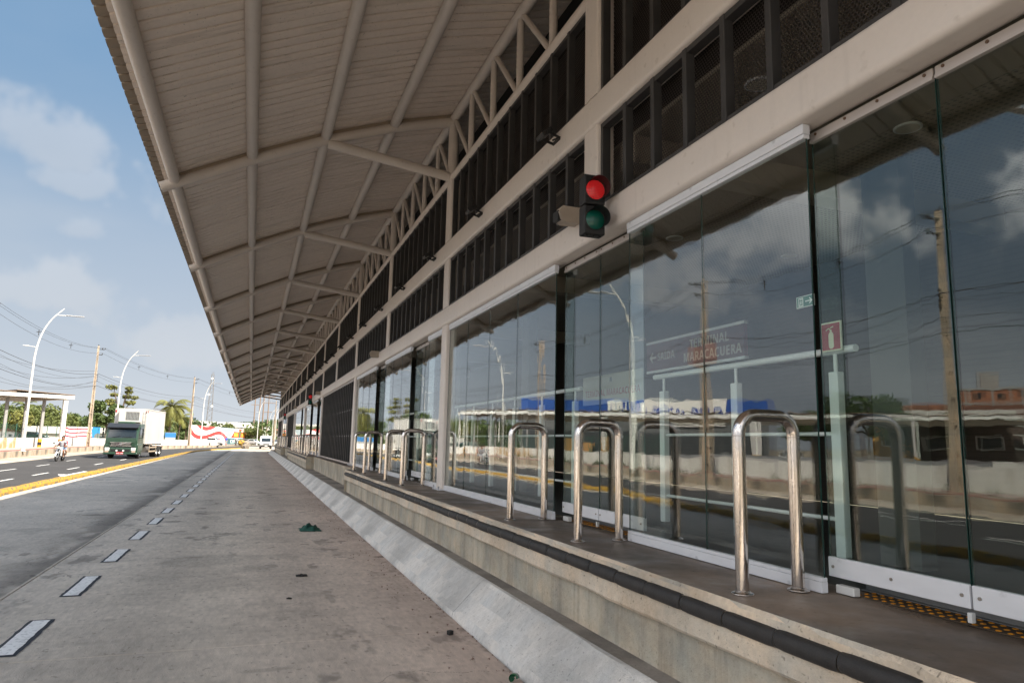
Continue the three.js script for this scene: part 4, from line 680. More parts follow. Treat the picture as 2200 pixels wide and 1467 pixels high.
{
  const p0 = utilityPole();
  poleAt.forEach(([x, y, z, h, label], i) => { const o = i ? copy(p0, label) : p0; o.userData.label = label; o.position.set(x, y, z); o.scale.y = h / 11; o.rotation.y = i > 3 ? -0.5 : 0; });
  const pink = std({ c: [0.30, 0.19, 0.165], roughness: 0.6 });
  const tr = thing('pole_transformer', 'pair of dusty pink transformers clamped to a concrete pole', 'transformer', [-17.0, 7.15, -32.25]);
  for (const z of [0.15, -1.0]) { part('tank', [triUV(new RoundedBoxGeometry(0.6, 0.95, 0.42, 2, 0.05).translate(0.1, 0, z)), triUV(box(0.5, 0.2, 0.36, 0.1, -0.55, z))], pink, tr); part('bushing', [-0.15, 0.02, 0.2].map((x) => new THREE.LatheGeometry([[0.02, 0], [0.05, 0.05], [0.03, 0.1], [0.05, 0.15], [0.03, 0.2], [0.045, 0.25], [0.01, 0.36]].map((p) => new THREE.Vector2(...p)), 8).translate(0.1 + x, 0.47, z)), M.black, tr); }
  // cables: bundles of sagging wires from pole to pole
  const stops = [[-16.9, 10.9, 24], ...poleAt.map(([x, y, z, h]) => [x, y + h, z])];
  const lab = ['nearest the camera', 'between the mirrored pole and the transformer pole', 'past the transformer pole', 'left of the truck', 'above the truck and the palm tree', 'above the mural'];
  for (let i = 0; i + 1 < stops.length; i++) {
    const t = thing('overhead_cable', 'span of sagging black overhead wires ' + lab[i], 'cable', [0, 0, 0], 0, 'overhead wires along the street');
    const run = (dx, dy, sag, r) => { const a = stops[i], b = stops[i + 1], pts = []; for (let k = 0; k <= 14; k++) { const q = k / 14; pts.push(V(lerp(a[0], b[0], q) + dx, lerp(a[1], b[1], q) + dy - sag * 4 * q * (1 - q), lerp(a[2], b[2], q))); } part('wire', tube(pts, r, 28, 5), M.cable, t); };
    run(0.7, -0.2, 0.8, 0.012); run(0.42, -0.2, 0.85, 0.012); run(0.45, -0.8, 0.9, 0.012); run(0.22, -3.2, 0.8, 0.02); run(0.22, -3.5, 0.95, 0.011); run(0.22, -4.1, 1.1, 0.011); run(0.2, -4.6, 0.7, 0.02);
    const sp = []; for (const q of [0.3, 0.6]) { const a = stops[i], b = stops[i + 1], s = 0.85 * 4 * q * (1 - q); sp.push(box(0.36, 0.05, 0.05, lerp(a[0], b[0], q) + 0.52, lerp(a[1], b[1], q) - 0.45 - s, lerp(a[2], b[2], q)), box(0.05, 0.5, 0.05, lerp(a[0], b[0], q) + 0.52, lerp(a[1], b[1], q) - 0.5 - s, lerp(a[2], b[2], q))); } part('spacer', sp, M.cable, t);
  }
  const x = thing('drop_cable', 'thin service wires crossing the sky from the left edge to the tall pole', 'cable');
  for (const [dy, s] of [[0, 1.2], [0.5, 0.8], [-0.6, 1.6], [-1.2, 1]]) { const a = atD(-60, 760, 75), b = V(-17.2, 8.6 + dy, -92), pts = []; for (let k = 0; k <= 10; k++) { const q = k / 10; pts.push(V(lerp(a.x, b.x, q), lerp(a.y + dy * 1.6, b.y, q) - s * 4 * q * (1 - q), lerp(a.z, b.z, q))); } part('wire', tube(pts, 0.016, 20, 5), M.cable, x); }
  const st = thing('steel_pole_row', 'cluster of far wooden power poles with crossarms beside the van', 'utility pole', [atD(560, 957, 260).x, 0, atD(560, 957, 260).z]);
  for (const [dx, dz, h] of [[0, 0, 27], [-3, -20, 22], [2, -12, 19], [-1, -35, 30]]) { part('pole', bar(V(dx, 0, dz), V(dx, h, dz), 0.3, 8, 0.16), M.brown, st); part('crossarm', [1, 3.4, 7].map((q) => box(q < 4 ? 5 : 3, 0.22, 0.22, dx, h - q, dz)), M.brown, st); }
}
// ------------------------------------------------------------------ roofed shelter across the street, blue store behind it
{
  const A = atY(158, 851, 5.6), B = atY(2, 838, 5.75), d = B.clone().sub(A).setY(0).normalize(), n = V(d.z, 0, -d.x); if (n.z > 0) n.negate();
  const L = 62, W = 11, AB = A.distanceTo(B), sh = thing('roofed_shelter', 'white flat-roofed open shelter on columns with striped bases at left', 'shelter', [A.x, 0, A.z], Math.atan2(-d.z, d.x));
  const flip = Math.sign(n.clone().applyAxisAngle(V(0, 1, 0), -Math.atan2(-d.z, d.x)).z) || -1;
  part('fascia', [triUV(box(L, 0.34, 0.25, L / 2, 5.45, 0)), triUV(box(0.25, 0.34, W, 0, 5.45, flip * W / 2))], M.white, sh);
  part('roof_slab', triUV(box(L, 0.12, W, L / 2 + 0.2, 5.5, flip * W / 2)), M.brown, sh);
  part('inner_beam', [triUV(box(L, 0.45, 0.3, L / 2 + 3, 5.1, flip * 3)), triUV(box(L, 0.45, 0.3, L / 2 + 4, 5.1, flip * 8))], M.white, sh);
  part('roof_sheet', (() => { const r = []; for (let i = 0; i < 12; i++) r.push(new THREE.BoxGeometry(5.1, 0.06, W).rotateZ(0.035).translate(2.4 + i * 5.1, 5.80, flip * W / 2)); return r.map((g) => triUV(g)); })(), M.brown, sh);
  for (const [x, z, w] of [[0.6, 0.2, 0.36], [17, 0.2, 0.36], [34, 0.2, 0.36], [50, 0.2, 0.36], [AB * 0.34, 1.2, 0.24], [AB * 0.58, 1.2, 0.24], [AB * 0.84, 1.2, 0.24], [AB * 1.2, 1.2, 0.24], [AB * 1.6, 1.2, 0.24], [AB * 0.5, 8, 0.24], [AB * 1.0, 8, 0.24]]) {
    const c = part('column', triUV(box(w, 5.2, w, x, 2.6, flip * z)), w > 0.3 ? M.white : std({ c: [0.3, 0.29, 0.28], roughness: 0.8 }), sh);
    for (let i = 0; i < 4; i++) part('base_band', new THREE.CylinderGeometry(w * 0.75, w * 0.75, 0.29, 14).translate(x, 0.2 + i * 0.3, flip * z), i % 2 ? std({ c: [0.55, 0.27, 0.01], roughness: 0.7 }) : M.black, c);
  }
  part('floor', triUV(box(L, 0.1, W, L / 2, -0.05, flip * W / 2)), M.sand, sh);
  // store
  const S0 = V(-37, 0, -112), S1 = V(-70, 0, -89), sd = S1.clone().sub(S0), len = sd.length(), ang = Math.atan2(-sd.z, sd.x);
  const st = thing('warehouse_store', 'large blue-fronted warehouse store with a white name panel', 'store', [S0.x, 0, S0.z], ang);
  const sg = Math.sign(V(0.577, 0, 0.817).applyAxisAngle(V(0, 1, 0), -ang).z);
  const blue = std({ c: [0.012, 0.07, 0.31], roughness: 0.5 }), dk = std({ c: [0.11, 0.115, 0.12], roughness: 0.6 });
  part('wall', triUV(box(len, 9, 14, len / 2, 4.5, -sg * 7)), dk, st);
  for (let i = 0; i < 16; i++) part('blue_panel', triUV(box(len / 16 - 0.03, 3.4, 0.2, len / 16 * (i + 0.5), 7.8, sg * 0.1)), blue, st);
  part('name_panel', triUV(box(13, 4.2, 0.3, 27.3, 7.6, sg * 0.26)), M.white, st);
  const tx = canvasTex(1024, 330, (x, w, h) => { x.fillStyle = '#e6e3de'; x.fillRect(0, 0, w, h); x.fillStyle = '#1f4aa0'; x.font = 'bold 190px sans-serif'; x.textAlign = 'center'; x.fillText('ARMAZÉM', w / 2, h * 0.72); x.fillStyle = '#c03040'; x.beginPath(); x.moveTo(70, 250); x.lineTo(120, 215); x.lineTo(120, 280); x.fill(); });
  const tp = new THREE.PlaneGeometry(13, 4.2); if (sg < 0) tp.rotateY(Math.PI); tp.translate(27.3, 7.6, sg * 0.42); part('lettering', tp, std({ map: tx, roughness: 0.6 }), st);
  part('white_letters', [[15, 1.0, 2.5], [16.4, 0.9, 2.7], [17.8, 0.5, 2.6], [20.4, 0.8, 2.4], [21.9, 0.6, 2.4], [23.2, 0.5, 2.8]].map(([x, w, h]) => box(w, h, 0.15, x, 7.9, sg * 0.28)), M.white, st);
  part('shop_front', triUV(box(len - 1, 4, 0.2, len / 2, 2.2, sg * 0.1)), std({ c: [0.05, 0.055, 0.06], roughness: 0.3 }), st);
  part('stock', [[8, 2, 3], [11, 2.6, 2.4], [15, 3, 3.2]].map(([x, w, h]) => triUV(box(w, h, 0.4, x, h / 2, sg * 0.5))), std({ c: [0.42, 0.22, 0.08], roughness: 0.8 }), st);
}
// ------------------------------------------------------------------ trees and palms
const LEAFS = [[0.075, 0.115, 0.02], [0.11, 0.135, 0.022], [0.05, 0.09, 0.02], [0.17, 0.17, 0.028]].map((c) => phys({ c, roughness: 0.75, side: THREE.DoubleSide, transmission: 0.25, thickness: 0 }));
M.bark = std({ map: concrete([0.16, 0.12, 0.085], { tile: 1, dark: 0.8, seed: 52, size: 256 }), roughness: 0.95 });
function crownGeo(seed, blobs, n, leaf) {
  const r = rng(seed), P = [], N = [];
  for (let i = 0; i < n; i++) {
    const b = blobs[r() * blobs.length | 0]; let x, y, z, q; do { x = r() * 2 - 1; y = r() * 2 - 1; z = r() * 2 - 1; q = x * x + y * y + z * z; } while (q > 1 || (q < 0.28 && r() < 0.7));
    const c = V(b[0] + x * b[3], b[1] + y * b[3] * (b[4] ?? 0.75), b[2] + z * b[3]), s = leaf * (0.6 + r() * 0.9), u = V(r() - 0.5, r() - 0.5, r() - 0.5).normalize(), w = V(r() - 0.5, r() - 0.5, r() - 0.5).cross(u).normalize();
    const a = c.clone().addScaledVector(u, -s), e = c.clone().addScaledVector(u, s), f = c.clone().addScaledVector(w, s * 0.5), g = c.clone().addScaledVector(w, -s * 0.5);
    for (const p of [a, f, e, a, e, g]) P.push(p.x, p.y, p.z);
  }
  const g = new THREE.BufferGeometry(); g.setAttribute('position', new THREE.Float32BufferAttribute(P, 3)); g.computeVertexNormals(); g.setAttribute('uv', new THREE.Float32BufferAttribute(new Float32Array(P.length / 3 * 2), 2)); return g;
}
function tree(seed, h, spread, n, leaf, mat, label, at, sparse = false) {
  const r = rng(seed), t = thing('leafy_tree', label, 'tree', at), blobs = [], limbs = [bar(V(0, -0.3, 0), V(0.1, h * 0.5, 0), h * 0.035, 10, h * 0.02)];
  for (let i = 0; i < (sparse ? 12 : 9); i++) { const a = r() * 6.28, d = spread * (0.25 + 0.6 * r()), y = h * (0.5 + 0.42 * r()); blobs.push([Math.cos(a) * d, y, Math.sin(a) * d, spread * (sparse ? 0.2 + 0.15 * r() : 0.3 + 0.22 * r()), sparse ? 0.4 : 0.75]); limbs.push(bar(V(0.08, h * 0.42, 0), V(Math.cos(a) * d * 0.8, y - 0.1, Math.sin(a) * d * 0.8), h * 0.013, 6, h * 0.004)); }
  part('trunk', limbs.map((g) => triUV(g)), M.bark, t); part('crown', crownGeo(seed + 1, blobs, n, leaf), mat, t); return t;
}
function palm(seed, h, L, nf, label, at, mat, lean = 0.05) {
  const r = rng(seed), t = thing('palm_tree', label, 'palm tree', at), top = V(h * lean, h, 0);
  part('trunk', triUV(tube([V(0, -0.2, 0), V(h * lean * 0.2, h * 0.4, 0), V(h * lean * 0.6, h * 0.75, 0), top], 0.16, 16, 8)), M.bark, t);
  for (let i = 0; i < nf; i++) {
    const a = i / nf * 6.283 * 2.62 + r(), up = 1.15 - 1.75 * (i / nf) + (r() - 0.5) * 0.2, P = [], len = L * (0.85 + 0.3 * r()), dir = V(Math.cos(a), 0, Math.sin(a)), side = V(-dir.z, 0, dir.x), spine = [];
    let p = top.clone(), e = up; const wind = 0.35; for (let k = 0; k <= 14; k++) { spine.push(p.clone()); p = p.clone().addScaledVector(dir, Math.cos(e) * len / 14).add(V(wind * 0.04 * k * len / 14, Math.sin(e) * len / 14, 0)); e -= 0.10 + 0.008 * k; }
    for (let k = 1; k < 14; k++) for (const s of [-1, 1]) for (let j = 0; j < 2; j++) {
      const b = spine[k].clone().lerp(spine[k + 1], j * 0.5), ll = len * 0.26 * Math.sin(Math.PI * (k + 1) / 15.5) + 0.08, fw = spine[k + 1].clone().sub(spine[k]).normalize(), tip = b.clone().addScaledVector(side, s * ll * 0.72).addScaledVector(fw, ll * 0.5).add(V(0, -ll * (0.42 + 0.3 * r()), 0)), w = fw.clone().multiplyScalar(0.09);
      const q = b.clone().add(w), o = b.clone().sub(w); P.push(o.x, o.y, o.z, q.x, q.y, q.z, tip.x, tip.y, tip.z);
    }
    const g = new THREE.BufferGeometry(); g.setAttribute('position', new THREE.Float32BufferAttribute(P, 3)); g.computeVertexNormals(); g.setAttribute('uv', new THREE.Float32BufferAttribute(new Float32Array(P.length / 3 * 2), 2));
    part('frond', [clean(g), clean(tube(spine.filter((_, k) => k % 2 === 0), 0.025, 10, 4))], mat, t);
  }
  return t;
}
const ground = (u, v, D, y = 0) => { const p = atD(u, v, D); return [p.x, y, p.z]; };
palm(401, 7.6, 4.4, 28, 'tall windblown coconut palm behind the truck', ground(362, 940, 142), LEAFS[3], 0.02);
palm(402, 8.5, 3.6, 16, 'coconut palm seen under the shelter roof, nearest its left column', ground(44, 935, 175), LEAFS[1], 0.03);
palm(403, 7.2, 3.2, 16, 'smaller coconut palm seen between the middle shelter columns', ground(78, 935, 175), LEAFS[3]);
palm(404, 6.0, 3.2, 14, 'low palm half hidden right of the tall coconut palm', ground(383, 935, 165), LEAFS[3]);
palm(406, 4.2, 3.4, 14, 'short bushy palm left of the tall coconut palm', ground(345, 938, 160), LEAFS[1]);
palm(405, 7, 3, 12, 'far palm at the left edge under the shelter roof', ground(4, 930, 190), LEAFS[0]);
tree(411, 11.6, 3.1, 1700, 0.26, LEAFS[3], 'tall open tree with tiered branches behind the truck', ground(252, 938, 128), true);
tree(412, 7.4, 2.9, 2400, 0.3, LEAFS[0], 'dense rounded tree left of the truck cab', ground(226, 938, 120));
tree(413, 8, 4.2, 2400, 0.32, LEAFS[2], 'dark tree between the palm and the pole', ground(398, 938, 175));
tree(414, 6.4, 5.5, 2600, 0.34, LEAFS[0], 'broad low tree right of the shelter corner', ground(168, 937, 185));
tree(415, 6.2, 5, 2400, 0.34, LEAFS[1], 'low tree between shelter columns', ground(122, 937, 170));
tree(416, 6.2, 4.5, 2200, 0.34, LEAFS[3], 'yellow-green tree behind the street lamp', ground(52, 937, 150));
tree(417, 5.4, 3.6, 1800, 0.3, LEAFS[1], 'low tree behind the mural wall', ground(492, 932, 210));
tree(418, 8, 5, 2000, 0.36, LEAFS[2], 'dark tree at the left edge of the shelter', ground(12, 937, 160));
tree(419, 4.2, 3, 1400, 0.3, LEAFS[1], 'small round bright tree left of the far cars', ground(541, 945, 205));
tree(420, 7, 4.5, 2000, 0.34, LEAFS[0], 'leafy tree between palm and truck', ground(318, 938, 170));
tree(421, 7.5, 5, 2200, 0.34, LEAFS[1], 'mid green tree beside the smaller coconut palm', ground(88, 937, 160));
// mirrored side: trees, houses
tree(431, 9, 5.2, 2600, 0.34, LEAFS[2], 'dark tree mirrored left of the nearest rail reflection', (() => { const p = mirX(atD(1855, 940, 95)); return [p.x, 0, p.z]; })());
tree(432, 6, 4.5, 2000, 0.34, LEAFS[2], 'low dark tree mirrored above the white wall', (() => { const p = mirX(atD(1990, 950, 85)); return [p.x, 0, p.z]; })());
tree(433, 7, 4, 2000, 0.3, LEAFS[0], 'thin tree mirrored beside the glass edge', (() => { const p = mirX(atD(1750, 945, 90)); return [p.x, 0, p.z]; })());
tree(434, 7, 7, 3000, 0.36, LEAFS[1], 'wide green tree mirrored under the shelter roof', (() => { const p = mirX(atD(990, 945, 190)); return [p.x, 0, p.z]; })());
tree(435, 7, 7, 3000, 0.36, LEAFS[0], 'wide green tree mirrored beside the second rail', (() => { const p = mirX(atD(1075, 945, 170)); return [p.x, 0, p.z]; })());
{
  // far woodland as one mass, and a wooded hill
  const r = rng(441), blobs = []; for (let i = 0; i < 130; i++) { const u = -420 + r() * 1000, D = 215 + r() * 120, p = atD(u, 938, D); blobs.push([p.x, 1.0 + r() * 2.4, p.z, 3.4 + r() * 3.6, 0.75]); }
  tag(part('woodland', crownGeo(442, blobs, 26000, 0.62), LEAFS[0], scene, 'stuff'), 'distant band of mixed green woodland behind the shelter and walls', 'woodland');
  const b2 = []; for (let i = 0; i < 60; i++) { const a = -2.5 + r() * 1.5, d = 150 + r() * 120; b2.push([Math.cos(a) * 0 - d, 1 + r() * 3, -20 - r() * 120, 5 + r() * 4, 0.7]); }
  tag(part('woodland', crownGeo(443, b2, 9000, 0.8), LEAFS[2], scene, 'stuff'), 'woodland far across the street, seen only mirrored in the glass', 'woodland');
  const rows = []; for (let i = 0; i <= 60; i++) { const row = []; for (let j = 0; j <= 14; j++) { const u = 430 + i * 6, D = 620 + j * 22, p = atD(u, 940, D), e = Math.sin(Math.PI * clamp((i - 2) / 62)); row.push(V(p.x, -1 + (9 + 15 * e * (0.6 + 0.5 * n1(i * 0.16, 13))) * Math.sin(Math.PI * 0.5 * j / 14) + 3 * n1(i * 0.7 + j * 0.9, 11), p.z)); } rows.push(row); }
  part('hill', triUV(grid(rows)), std({ c: [0.06, 0.085, 0.045], roughness: 1, side: THREE.DoubleSide }), scene, 'structure');
  const hb = []; for (let i = 0; i < 160; i++) { const q = rows[4 + (r() * 54 | 0)][2 + (r() * 12 | 0)]; hb.push([q.x, q.y + 1, q.z, 5 + r() * 4, 0.6]); }
  tag(part('hill_woodland', crownGeo(445, hb, 14000, 1.3), LEAFS[2], scene, 'stuff'), 'dark trees covering the low hill beyond the street lamps', 'woodland');
}
// ------------------------------------------------------------------ houses and walls
function house(label, at, turn, [w, h, d], wallM, roofM, { pitch = 0.35, over = 0.5, windows = 2, category = 'house', hip = false } = {}) {
  const t = thing('house', label, category, at, turn);
  part('wall', triUV(box(w, h, d, 0, h / 2, 0)), wallM, t);
  const rh = d / 2 * pitch * 2;
  part('roof', triUV(prism([[-d / 2 - over, h - 0.1], [d / 2 + over, h - 0.1], [0, h + rh]], -w / 2 - over, w / 2 + over).rotateY(Math.PI / 2)), roofM, t);
  const fr = std({ c: [0.03, 0.032, 0.035], roughness: 0.3 });
  for (let i = 0; i < windows; i++) { const x = (i + 0.5) / windows * w - w / 2; const win = part('window', box(w / windows * 0.45, h * 0.3, 0.1, x, h * 0.55, d / 2 + 0.03), M.white, t); part('pane', box(w / windows * 0.38, h * 0.25, 0.06, x, h * 0.55, d / 2 + 0.07), fr, win); }
  return t;
}
{
  const cream = std({ c: [0.55, 0.5, 0.42], roughness: 0.9 }), orange = std({ c: [0.58, 0.30, 0.06], roughness: 0.9 }), brick = std({ map: tex(256, 256, (u, v) => { const row = Math.floor(v * 16), b = (u * 8 + (row % 2) * 0.5) % 1; return (v * 16) % 1 < 0.12 || b < 0.06 ? [0.3, 0.27, 0.24] : mul([0.34, 0.12, 0.06], lerp(0.7, 1.2, fbm(u, v, 10, 10, 3, 251))); }, [0.4, 0.4]), roughness: 0.95 });
  const darktile = std({ c: [0.13, 0.055, 0.035], roughness: 0.9 }), tile = std({ map: concrete([0.25, 0.105, 0.06], { tile: 3, dark: 0.8, seed: 55, size: 256 }), roughness: 0.9 }), fibro = std({ c: [0.42, 0.39, 0.35], roughness: 0.9 }), grey = std({ c: [0.3, 0.29, 0.28], roughness: 0.9 });
  house('long pale-roofed house above the red and white mural', ground(470, 940, 265), 0.35, [22, 5.6, 10], cream, fibro, { pitch: 0.2 });
  house('low shed with pale sloping roof right of the mural', ground(518, 942, 290), 0.2, [16, 4.8, 10], grey, fibro, { pitch: 0.16 });
  house('low house with grey roof under the shelter', ground(112, 940, 150), 0.3, [9, 1.9, 7], cream, fibro, { pitch: 0.2 });
  house('small white-gabled house left of the shelter columns', ground(46, 940, 155), -0.9, [7, 2.2, 6], M.white, tile, { pitch: 0.3 });
  house('long low house with pale roof behind the truck cab', ground(180, 940, 160), 0.2, [16, 2.2, 8], cream, fibro, { pitch: 0.14 });
  const far = [[556, 946, 420], [546, 942, 470], [566, 944, 520], [590, 946, 480], [534, 940, 430]]; far.forEach(([u, v, D], i) => house(['far white house left of the van roof', 'far cream house on the hillside', 'far white block under the hill', 'far house with orange roof beside the station end', 'far small house at the foot of the hill'][i], ground(u, v, D), 0.4 * i, [14, 5, 9], i % 2 ? cream : M.white, i === 3 ? tile : fibro));
  const m = (u, v, D) => { const p = mirX(atD(u, v, D)); return [p.x, 0, p.z]; };
  house('orange two-storey house mirrored in the nearest glass', m(1950, 945, 100), 0.9, [9, 6.2, 8], orange, tile, { pitch: 0.3 });
  house('dark wooden house with red tiled roof mirrored at the right edge', m(2175, 960, 92), 1.0, [9, 6.0, 9], std({ c: [0.10, 0.08, 0.07], roughness: 0.9 }), darktile, { pitch: 0.25, windows: 1 });
  house('dark house with pale roof mirrored behind the right pole', m(2070, 950, 84), 0.95, [11, 5.4, 8], std({ c: [0.12, 0.085, 0.07], roughness: 0.9 }), fibro, { pitch: 0.2 });
  const ap = thing('apartment_block', 'unfinished brick apartment block mirrored beyond the tiled roof', 'building', m(2160, 930, 150), 0.9);
  part('wall', triUV(box(22, 15.5, 12, 0, 7.75, 0)), brick, ap); for (let i = 0; i < 6; i++) part('pillar', triUV(box(0.5, 15.6, 0.5, -10.9 + i * 4.36, 7.8, 6.05)), grey, ap); for (let f = 0; f < 5; f++) { part('floor_band', triUV(box(22.2, 0.4, 0.3, 0, 3.1 * (f + 1), 6.05)), grey, ap); for (let i = 0; i < 5; i++) part('window', box(1.6, 1.3, 0.2, -8.7 + i * 4.36, 3.1 * f + 1.7, 5.98), M.black, ap); } part('water_tower', triUV(box(4, 4, 4, 2, 17.5, 0)), grey, ap);
  const gw = thing('inner_wall', 'grey and white low wall mirrored behind the front wall', 'wall'); for (let i = 0; i < 6; i++) part('wall_panel', triUV(box(0.2, 1.0, 7.9, -24.5, 0.95, -2 - i * 8)), i === 2 ? M.whitewall : std({ c: [0.27, 0.27, 0.28], roughness: 0.9 }), gw);
  const pk = thing('pink_sign', 'faded pink painted board mirrored beside the right concrete pole', 'sign', m(2052, 965, 62), 0.5); part('board', triUV(box(0.1, 1.1, 1.9, 0, 1.6, 0)), std({ map: tex(128, 64, (u, v) => (fbm(u, v, 14, 6, 2, 261) > 0.62 ? [0.6, 0.5, 0.5] : [0.5, 0.05, 0.10]), [0.25, 0.4]), roughness: 0.8 }), pk); part('post', [box(0.08, 1.7, 0.08, 0, 0.85, -0.8), box(0.08, 1.7, 0.08, 0, 0.85, 0.8)], M.darkmetal, pk);
}
// painted walls
{
  const D = 150, a = atD(404, 947, D), b = atD(529, 946, 208), w = thing('mural_wall', 'tall wall painted with red and white waves, tiles and lettering', 'wall'), ax = b.clone().sub(a).setY(0), L = ax.length(), dir = ax.clone().normalize();
  const N = 8, paint = canvasTex(1536, 320, (x, W, H) => {
    x.fillStyle = '#f2efec'; x.fillRect(0, 0, W, H); x.strokeStyle = '#d23c3a'; x.lineCap = 'butt';
    const wv = (f, lw) => { x.lineWidth = lw; x.beginPath(); f(); x.stroke(); };
    wv(() => { x.moveTo(-20, -40); x.bezierCurveTo(10, 150, 120, 190, 250, 195); x.bezierCurveTo(480, 190, 620, 30, 800, 150); x.bezierCurveTo(880, 220, 870, 300, 880, 360); }, 62);
    wv(() => { x.moveTo(170, -20); x.bezierCurveTo(260, 70, 420, 60, 560, -30); }, 64); wv(() => { x.moveTo(-10, 290); x.bezierCurveTo(60, 310, 140, 330, 160, 345); }, 46); wv(() => { x.moveTo(560, 330); x.bezierCurveTo(600, 200, 740, 190, 745, 340); }, 44);
    x.fillStyle = '#8d9a9e'; x.beginPath(); x.moveTo(700, 0); x.lineTo(1120, 0); x.lineTo(960, 210); x.lineTo(905, 320); x.bezierCurveTo(880, 140, 820, 90, 700, 60); x.fill();
    x.strokeStyle = '#c8d2d4'; x.lineWidth = 3; for (let i = 0; i < 14; i++) { x.beginPath(); x.moveTo(720, 10 + i * 24); x.lineTo(1080, 4 + i * 24); x.stroke(); }
    x.fillStyle = '#35636b'; x.fillRect(905, 200, 631, 120); x.fillStyle = '#d8402c'; x.beginPath(); x.moveTo(1130, 10); x.lineTo(1480, 10); x.lineTo(1480, 190); x.lineTo(1000, 190); x.fill();
    x.fillStyle = '#f2a23a'; x.fillRect(1090, 90, 130, 80); x.fillRect(1330, 90, 120, 80); x.fillStyle = '#efe7da'; x.fillRect(1120, 24, 120, 44); x.fillRect(1330, 24, 110, 44); x.fillStyle = '#2f6a48'; x.fillRect(1250, 40, 60, 150);
    x.fillStyle = '#e8efe9'; x.font = 'bold 84px sans-serif'; x.textBaseline = 'alphabetic'; x.fillText('CIRCUITRO', 985, 290); });
  for (let i = 0; i < N; i++) {
    const p = a.clone().addScaledVector(dir, L * (i + 0.5) / N), g = box(L / N - 0.04, 4.4, 0.25, 0, 0, 0); const m = part('wall_panel', triUV(g), M.whitewall, w); m.position.set(p.x, 2.1, p.z); m.rotation.y = Math.atan2(-dir.z, dir.x);
    const fp = new THREE.PlaneGeometry(L / N - 0.04, 4.4), uv = fp.attributes.uv; for (let q = 0; q < uv.count; q++) uv.setX(q, (i + uv.getX(q)) / N); const f = part('painting', fp, std({ map: paint, roughness: 0.85 }), w); f.position.set(p.x + dir.z * -0.14, 2.1, p.z + dir.x * 0.14); f.rotation.y = Math.atan2(-dir.z, dir.x);
  }
  const a2 = atD(146, 945, 105), w2 = thing('painted_board', 'short wall painted with red and white waves and a blue field behind the moped', 'wall', [a2.x + 1.8, 0.9, a2.z], 0.25);
  const pt = canvasTex(512, 220, (x, W, H) => { x.fillStyle = '#efecea'; x.fillRect(0, 0, W, H); x.strokeStyle = '#d8334a'; x.lineWidth = 24; for (let i = 0; i < 4; i++) { x.beginPath(); x.moveTo(-10, 10 + i * 62); x.bezierCurveTo(120, 90 + i * 62, 240, -10 + i * 62, 420, 50 + i * 62); x.stroke(); } x.fillStyle = '#2a86c8'; x.beginPath(); x.moveTo(400, 0); x.bezierCurveTo(360, 80, 430, 140, 380, 220); x.lineTo(W, 220); x.lineTo(W, 0); x.fill(); x.fillStyle = '#777'; x.beginPath(); x.arc(480, 150, 50, 0, 7); x.fill(); });
  part('board', triUV(box(4.6, 2.0, 0.2, 0, 1.0, 0)), M.whitewall, w2); part('painting', new THREE.PlaneGeometry(4.6, 2.0).translate(0, 1.0, 0.105), std({ map: pt, roughness: 0.85 }), w2);
  const bl = thing('blue_panel_row', 'two blue and grey painted panels behind the palm', 'wall', ground(352, 944, 135), 0.3); for (const x of [-1, 1.1]) { part('panel', triUV(box(1.9, 2.2, 0.15, x, 1.4, 0)), std({ c: [0.35, 0.36, 0.36], roughness: 0.8 }), bl); part('blue_band', box(1.9, 0.9, 0.16, x, 2.0, 0.01), std({ c: [0.02, 0.16, 0.42], roughness: 0.7 }), bl); }
  // lattice mast
  const mp = atD(446, 940, 300), ms = thing('radio_mast', 'tall lattice radio mast far behind the mural', 'mast', [mp.x, 0, mp.z]), H = 29, q = (y) => lerp(1.3, 0.45, y / H), g = [];
  for (const [sx, sz] of [[1, 1], [-1, 1], [-1, -1], [1, -1]]) g.push(beam(V(sx * q(0), 0, sz * q(0)), V(sx * q(H), H, sz * q(H)), 0.14, 0.14)); part('leg', g, M.bolt, ms);
  const br = []; for (let y = 0; y < H; y += 2) { for (const z of [1, -1]) { br.push(beam(V(-q(y), y, z * q(y)), V(q(y + 2), y + 2, z * q(y + 2)), 0.07, 0.07), beam(V(q(y), y, z * q(y)), V(-q(y + 2), y + 2, z * q(y + 2)), 0.07, 0.07)); } } part('brace', br, M.bolt, ms);
  part('antenna', [20, 27, 15].map((y, i) => new THREE.CylinderGeometry(0.5, 0.5, 0.4, 10).rotateX(Math.PI / 2).translate(-0.9 + i * 0.8, y, 0.8)), M.white, ms);
  const tp = atD(524, 963, 118), dp = thing('broken_kerb_pile', 'heap of broken yellow concrete at the end of the yellow kerb', 'rubble', [tp.x, 0, tp.z]), r = rng(461); for (let i = 0; i < 8; i++) { const s = 0.3 + r() * 0.4; const m = part('chunk', triUV(new THREE.DodecahedronGeometry(s, 0)), i % 2 ? M.yellowkerb[1] : M.kerbgrey, dp); m.position.set((r() - 0.5) * 1.2, 0.2 + (i > 4 ? 0.6 : 0) + r() * 0.2, (r() - 0.5) * 1.2); m.rotation.set(r() * 3, r() * 3, 0); }
}
